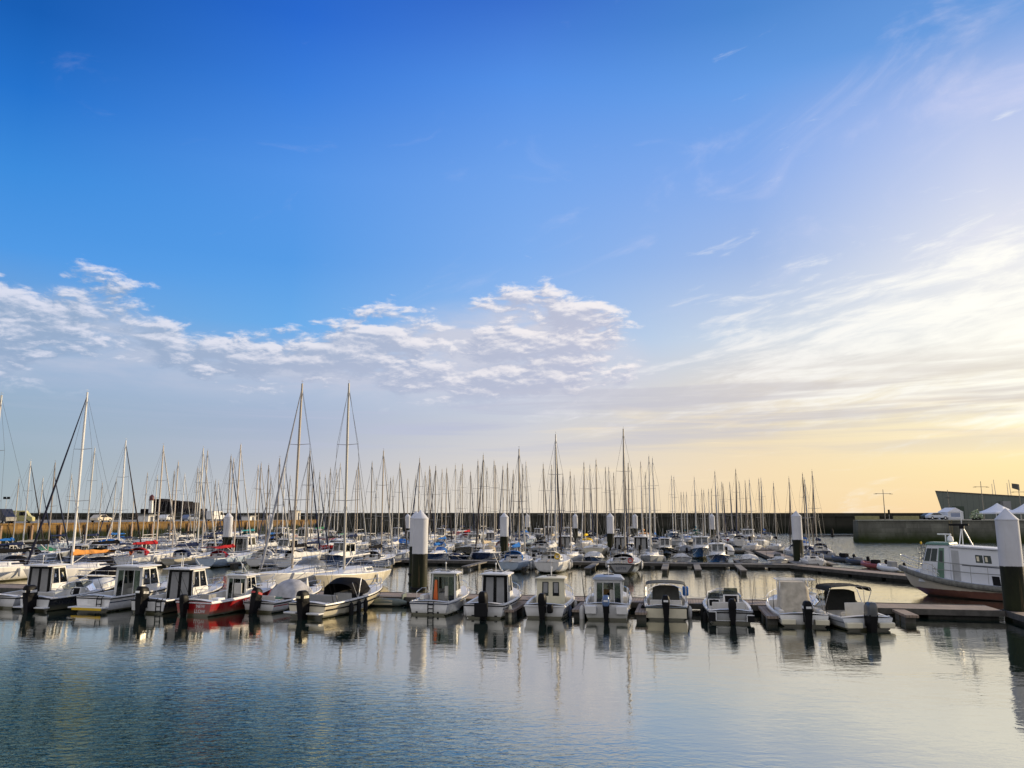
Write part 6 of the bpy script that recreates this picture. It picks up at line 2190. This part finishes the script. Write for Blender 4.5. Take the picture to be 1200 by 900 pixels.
def put_yacht(px, py, nm, side, vp, bow_in=True, hull='white', cover='navy', proto=None, hood=None, vary=1.0, L=None):
    P, L2 = solve(px, py, lambda l: vmast(side, vp, bow_in, L or l), 9.0, vary)
    L = L or L2
    s, v = tomar(P)
    fwd = 1 if (side == 'near') == bow_in else -1
    rz = -TH if fwd > 0 else pi - TH
    vs = v - fwd * 0.57 * L
    stern = mar(s, vs)
    if proto is None:
        if L < 7.2:
            proto = 'small' if random.random() < 0.5 else 'small2'
        elif L < 8.4:
            proto = random.choice(['small2', 'mid', 'mid2', 'race'])
        elif L < 10.2:
            proto = random.choice(['mid', 'mid2', 'race', 'mid', 'bare'])
        else:
            proto = random.choice(['big', 'cruise', 'bare', 'big'])
    t = yacht(proto, stern, rz, L, P.z, hull, None if proto in ('race', 'bare') else cover, hood, random.uniform(-0.012, 0.012))
    half = L * 0.17
    OCC.setdefault((nm, side), []).append((s, half))
    FLEET.append(dict(o=t, kind='yacht', row=nm, side=side, px=px, hull=hull, cover=None if proto in ('race', 'bare') else cover, bow=bow_in, proto=proto, s=s))
    return t


# the big yachts on the far side of the front pontoon, bows towards us
for px, py, hull, cover, proto in ((1, 463, 'white', 'black', 'big'), (103, 459.5, 'white', 'orange', 'cruise'), (352, 449.5, 'white', 'white', 'big'), (411, 449, 'cream', 'white', 'bare')):
    put_yacht(px, py, 'A', 'far', PV1 + 0.3, True, hull, cover, proto, hood='black' if px < 200 else 'grey')

# the yachts this side of the second pontoon, sterns towards us
for px, py, hull, cover, proto, bi in ((66, 542, 'grey', 'black', 'small2', True), (149, 516, 'navy', 'black', 'mid2', True), (192, 522, 'white', 'red', 'mid', True), (281, 521, 'pale blue', 'red', 'cruise', True),
                                       (608, 526, 'pale blue', 'blue', 'small2', True), (649.5, 509, 'white', 'white', 'mid', True), (729, 502.5, 'black', 'black', 'cruise', True), (37, 540, 'white', 'navy', 'mid', True),
                                       (239, 525, 'cream', 'navy', 'mid2', True)):
    put_yacht(px, py, 'B', 'near', ROWV['B'][0], bi, hull, cover, proto)

MASTS = """110,525 209,541 173,554 23,561 84,556 136,561 143,571 158,578 50,560 185,557 204,552 216,555 227,562 234,548 6,572 89,575 120,566
244,528 232,548 215,555 270.7,534 274,537 302,545 306,543 316,545 329,537 335,541 363,528 367,548 376,553 388,549 394,550 398,543 253,563 256,563 318,560 361,536 340,558 382,556 421,542 418,551 436.7,542
442,560 450,528 457,560 461,558 468.7,543 478.7,561 486.7,557 491.7,537 498.7,553 502.7,546 505,550 511,546 518.7,550 523,549 534.5,544.7 540,551.7 542.5,544 551,553 561,540 563,555 567,533 570,548 579.7,540 581.7,545 590,546 593.7,543
602,551 611.7,544 617,541 637.5,543.7 645.5,545 652.8,543 660,555 667.5,552.5 673,556.7 684,542 691,545 698,538.7 710.5,547.5 714,547.5 719.7,554 731,555 735,542.5 740,548.7 751.7,541 756,553 759.7,535 765,537
786.7,557.5 789.7,558.7 797.5,576.7 801,577 804,576.7 813,559 815,575 822,573.7 824,574 829.5,573 833,572.5 837.5,552.5 840.5,572.5 845,565 847.5,566.7 855.5,565 861,550 866.7,564 873.7,563 879,562 888.7,561 891.7,560 906,566 924.7,560 940,555 944,562 952,552"""
MASTS = [tuple(float(q) for q in w.split(',')) for w in MASTS.split()]
SPECIAL = {684.0: ('white', 'yellow'), 209.0: ('white', 'red'), 244.0: ('white', 'green'), 361.0: ('white', 'blue'), 367.0: ('white', 'blue'), 551.0: ('white', 'red'), 523.0: ('white', 'blue'), 581.7: ('white', 'teal'),
           861.0: ('white', 'navy'), 840.5: ('white', 'navy'), 751.7: ('white', 'orange'), 436.7: ('white', 'orange'), 940.0: ('navy', 'blue'), 422.0: ('white', 'red')}
rnd = random.Random(11)
order = sorted(MASTS, key=lambda q: q[1] + rnd.uniform(-6, 6))
for px, py in order:
    hull = rnd.choices(['white', 'cream', 'navy', 'grey', 'pale blue', 'black', 'red'], [46, 6, 17, 11, 5, 10, 5])[0]  # navy and black share raised: shaded hull sides put into the colour
    cover = rnd.choices(['navy', 'blue', 'black', 'white', 'beige', 'red', 'green', 'grey', 'teal'], [30, 13, 22, 12, 7, 6, 2, 8, 3])[0]
    if px in SPECIAL:
        hull, cover = SPECIAL[px]
    cand = []
    for nm, side, vp in BOATROWS:
        if (nm, side) == ('B', 'near'):
            if px > 470 or px < 250:
                continue
        if px < 200 and nm in 'DE':
            continue
        if px < 380 and nm == 'E':
            continue
        bow_in = rnd.random() < 0.78
        P, L = solve(px, py, lambda l: vmast(side, vp, bow_in, l))
        if not 5.6 < L < 13.5:
            continue
        s, v = tomar(P)
        if not water_side(P, L):
            continue
        if px > 905 and nm not in 'BC':
            continue
        if nm == 'B' and px > 800 and px < 935:
            continue
        f = free((nm, side), s, L * 0.17)
        score = (0 if f else 100) + abs(L - 9.0) * 1.2 + rnd.uniform(0, 5)
        if px > 795 and py > 570:
            score += 0 if nm in 'DE' else 20
        cand.append((score, nm, side, vp, bow_in))
    if not cand:
        continue
    cand.sort()
    sc_, nm, side, vp, bow_in = cand[0]
    if sc_ >= 100:                       # every berth in line is taken: try an unusually short or long boat elsewhere in the rows
        done = False
        for vary in (0.85, 1.2, 0.72, 1.4):
            for nm2, side2, vp2 in BOATROWS:
                if (nm2, side2) == ('B', 'near') or (px < 240 and nm2 in 'DE') or (px < 380 and nm2 == 'E'):
                    continue
                P, L = solve(px, py, lambda l: vmast(side2, vp2, True, l), 9.0, vary)
                if 5.6 < L < 13 and free((nm2, side2), tomar(P)[0], L * 0.165) and water_side(P, L):
                    put_yacht(px, py, nm2, side2, vp2, True, hull, cover, vary=vary)
                    done = True
                    break
            if done:
                break
        if not done:
            print('no berth for mast', px, py)
        continue
    put_yacht(px, py, nm, side, vp, bow_in, hull, cover)

# ------------------------------------------------------------------ motorboats among the yachts
def proto_motor(kind):
    t = thing('motorboat', 'motorboat', 'motorboat')
    if kind == 'cabin':
        h = boat_basics(t, 6.4, 2.4, 0.7, 1.1, WHITE)
        wheelhouse(t, 2.2, 4.2, 1.8, 0.3, 1.2, 2.1, door='curtain')
        outboard(t, 0, 0.65, 1.1)
        antenna(t, (0.3, 3.2, 2.2), 1.3, (0, -0.1))
    elif kind == 'cruiser':
        h = boat_basics(t, 8.2, 2.9, 0.95, 1.5, WHITE, rdz=0.5)
        wheelhouse(t, 2.6, 5.2, 2.1, 0.5, 1.6, 2.55, door='open')
        c = MB(); c.prism([(-0.9, 5.0, 1.2), (0.9, 5.0, 1.2), (0.4, 7.0, 1.35), (-0.4, 7.0, 1.35)], [(-0.8, 5.0, 1.7), (0.8, 5.0, 1.7), (0.3, 6.6, 1.5), (-0.3, 6.6, 1.5)]); c.build('foredeck_trunk', M_DECK, t, bevel=0.04)
        antenna(t, (0.3, 3.6, 2.65), 1.6, (0, -0.1))
    elif kind == 'open':
        h = boat_basics(t, 5.6, 2.2, 0.6, 0.95, WHITE)
        console(t, 2.2, 0.22, 0.85, 0.75, 0.32)
        cover_mound(h, t, 0.55, 0.9, 0.35, (0.6, 0.6, 0.58), wfrac=0.8)
        outboard(t, 0, 0.6, 1.0)
    elif kind == 'covered':
        h = boat_basics(t, 6.0, 2.3, 0.65, 1.0, WHITE, rail=True)
        cover_mound(h, t, 0.08, 0.7, 0.7, (0.03, 0.06, 0.16), wfrac=0.92)
        outboard(t, 0, 0.62, 1.0)
    return t


MP = {k: proto_motor(k) for k in ('cabin', 'cruiser', 'open', 'covered')}
MUSED = {k: False for k in MP}
MLEN = {'cabin': 6.4, 'cruiser': 8.2, 'open': 5.6, 'covered': 6.0}
MDESC = {'cabin': 'cabin motorboat', 'cruiser': 'motor cruiser', 'open': 'open motorboat', 'covered': 'canvas-covered motorboat'}


def put_motor(kind, px, nm, side, vp, bow_in=True, hull='white', k=1.0, cover=None, force=False, off=0.0):
    L = MLEN[kind] * k
    vc = vp - 0.5 - L / 2 - off if side == 'near' else vp + 0.5 + L / 2 + off
    s = px_s(px, vc)
    half = L * 0.172
    if not force and not free((nm, side), s, half):
        return None
    if not water_side(mar(s, vc), L):
        return None
    fwd = 1 if (side == 'near') == bow_in else -1
    t = MP[kind]
    if MUSED[kind]:
        t = copy_thing(t, (0, 0, 0), 0)
    MUSED[kind] = True
    t.location = mar(s, vc - fwd * L / 2)
    t.rotation_euler = (0, random.uniform(-0.015, 0.015), -TH if fwd > 0 else pi - TH)
    t.scale = (k, k, k)
    for c in t.children:
        n_ = c.name.split('.')[0]
        if n_ == 'hull':
            c.color = HULLS[hull] + (1,)
        if n_ == 'cover' and cover:
            c.color = COVERS[cover] + (1,)
    OCC.setdefault((nm, side), []).append((s, half))
    FLEET.append(dict(o=t, kind='motor', row=nm, side=side, px=px, hull=hull, cover=cover if kind == 'covered' else None, bow=bow_in, proto=kind, s=s))
    return t


put_motor('cruiser', 836, 'B', 'far', ROWV['B'][1], True, 'navy', 0.85, force=True)
put_motor('covered', 872, 'B', 'far', ROWV['B'][1], True, 'white', 0.85, 'white', force=True)
put_motor('cruiser', 818, 'B', 'far', ROWV['B'][1] + 12, True, 'black', 1.0, force=True)
put_motor('open', 905, 'B', 'far', ROWV['B'][1], True, 'white', 0.9, force=True)
put_motor('cruiser', 706, 'C', 'near', ROWV['C'][0], True, 'black', 1.0)
put_motor('cabin', 662, 'C', 'near', ROWV['C'][0], True, 'white', 1.1)
put_motor('cruiser', 20, 'B', 'near', ROWV['B'][0], False, 'white', 1.1)
put_motor('cruiser', 52, 'A', 'far', PV1, False, 'white', 0.9)
put_motor('covered', 142, 'A', 'far', PV1, True, 'navy', 1.1, 'black')
put_motor('covered', 300, 'A', 'far', PV1, True, 'red', 1.1, 'red')
put_motor('covered', 628, 'B', 'near', ROWV['B'][0], True, 'black', 0.9, 'black', off=1.0)
rnd2 = random.Random(5)
for nm, side, vp, x0, x1, tries in (('B', 'far', ROWV['B'][1], 40, 830, 260), ('B', 'near', ROWV['B'][0], 20, 480, 90), ('C', 'near', ROWV['C'][0], 120, 860, 200), ('C', 'far', ROWV['C'][1], 200, 880, 160), ('D', 'near', ROWV['D'][0], 330, 860, 140), ('D', 'far', ROWV['D'][1], 330, 880, 20), ('E', 'near', ROWV['E'][0], 400, 850, 20)):
    for _ in range(tries):
        kind = rnd2.choices(['cabin', 'cruiser', 'open', 'covered'], [4, 3, 2, 3])[0]
        put_motor(kind, rnd2.uniform(x0, x1), nm, side, vp, rnd2.random() < 0.7, rnd2.choices(['white', 'navy', 'cream', 'black', 'red', 'grey'], [44, 18, 8, 14, 6, 10])[0], rnd2.uniform(0.85, 1.1),  # more dark hulls here too, standing in for shade on their sides
                  rnd2.choice(['navy', 'blue', 'grey', 'white', 'black', 'green', 'beige']))


# ------------------------------------------------------------------ labels for the fleet
KEYS = {493: 'front', 591: 'mid', 715: 'dark-yacht', 834: 'slim', 933: 'split-coloured', 268: 'ochre-quay'}
MARK = [(px, KEYS[px]) for px, Y, k in PILES if px in KEYS]
ORD = ['first', 'second', 'third', 'fourth', 'fifth', 'sixth', 'seventh', 'eighth', 'ninth', 'tenth', 'eleventh', 'twelfth', 'thirteenth', 'fourteenth', 'fifteenth', 'sixteenth', 'seventeenth', 'eighteenth', 'nineteenth', 'twentieth']
grp = {}
for b in FLEET:
    # the picture column of the boat itself
    p = b['o'].location
    b['mx'] = b['px']
    m = min(MARK, key=lambda q: abs(q[0] - b['mx']))
    b['mark'] = m
    b['dir'] = 'fort' if b['mx'] < m[0] else 'launch'
    grp.setdefault((b['kind'], b['row'], m[1], b['dir']), []).append(b)
for key, lst in grp.items():
    lst.sort(key=lambda b: abs(b['mx'] - b['mark'][0]))
    for i, b in enumerate(lst):
        if b['kind'] == 'yacht':
            what = f"{b['hull'].replace(' ', '-')} toned yacht" + (f" with {b['cover']} cover" if b['cover'] else ' with bare boom')
        else:
            what = f"{b['hull']} {MDESC[b['proto']]}"
        b['o']['label'] = f"{what}, {ORD[i]} from the {b['mark'][1]} pile toward the {b['dir']}, {ROWNAME[b['row']]}"
        b['o']['group'] = ('sailing yachts' if b['kind'] == 'yacht' else 'motorboats') + f" berthed on the {ROWNAME[b['row']]}"
SPL = {1: 'white yacht with long black sail cover, its mast cut by the picture edge, front pontoon', 103: 'tall white-masted yacht with orange sail cover and dark furled jib, behind the front pontoon',
       352: 'tall yacht with crumpled white sail on its boom, behind the black-canopied day cruiser', 411: 'tall cream yacht with bare boom, lying just short of the big front pile',
       729: 'black-hulled yacht with pale trapezoid stern facing open water, second pontoon', 649.5: 'white yacht showing its rounded stern to open water, tall mast, second pontoon',
       608: 'small pale blue yacht, stern to open water beside the mid pile, second pontoon', 684: 'white yacht with bright yellow sail cover, behind the white rounded-stern yacht'}
for b in FLEET:
    if b['kind'] == 'yacht' and b['px'] in (1, 103, 352):
        for c in b['o'].children:
            if c.name.startswith('furled_jib'):
                c.color = (0.02, 0.022, 0.04, 1) if b['px'] != 352 else (0.30, 0.31, 0.34, 1)
    if b['kind'] == 'yacht' and b['px'] in (192, 352, 649.5, 729):
        lifebuoy(b['o'], {192: 1, 352: 1, 649.5: 1, 729: 1}[b['px']], {649.5: M_YELLOW, 729: M_RED}.get(b['px'], M_ORANGE))
    if b['kind'] == 'yacht' and b['px'] in SPL:
        b['o']['label'] = SPL[b['px']]
        if b['px'] == 729:
            t = b['o']
            mbp = MB(); mbp.prism([(-0.62, 0.0, 0.30), (0.62, 0.0, 0.30), (0.62, 0.04, 0.30), (-0.62, 0.04, 0.30)], [(-1.15, -0.04, 1.06), (1.15, -0.04, 1.06), (1.15, 0.0, 1.06), (-1.15, 0.0, 1.06)])
            o = mbp.build('transom_panel', M_CURTAIN, t, 0); o.location = (0, -0.12, 0)
            text_part('name_lettering', 'LOTTE', 0.36, t, (0.0, -0.165, 0.70), (R(90), 0, 0), M_NAVY)
for k, v in PUSED.items():
    if not v:
        for c in list(PROTO[k].children_recursive):
            D.objects.remove(c)
        D.objects.remove(PROTO[k])
for k, v in MUSED.items():
    if not v:
        for c in list(MP[k].children_recursive):
            D.objects.remove(c)
        D.objects.remove(MP[k])
for o in D.objects:
    for key in ('L', 'zm', 'HM'):
        if key in o:
            del o[key]
print('fleet', len(FLEET), 'objects', len(D.objects))
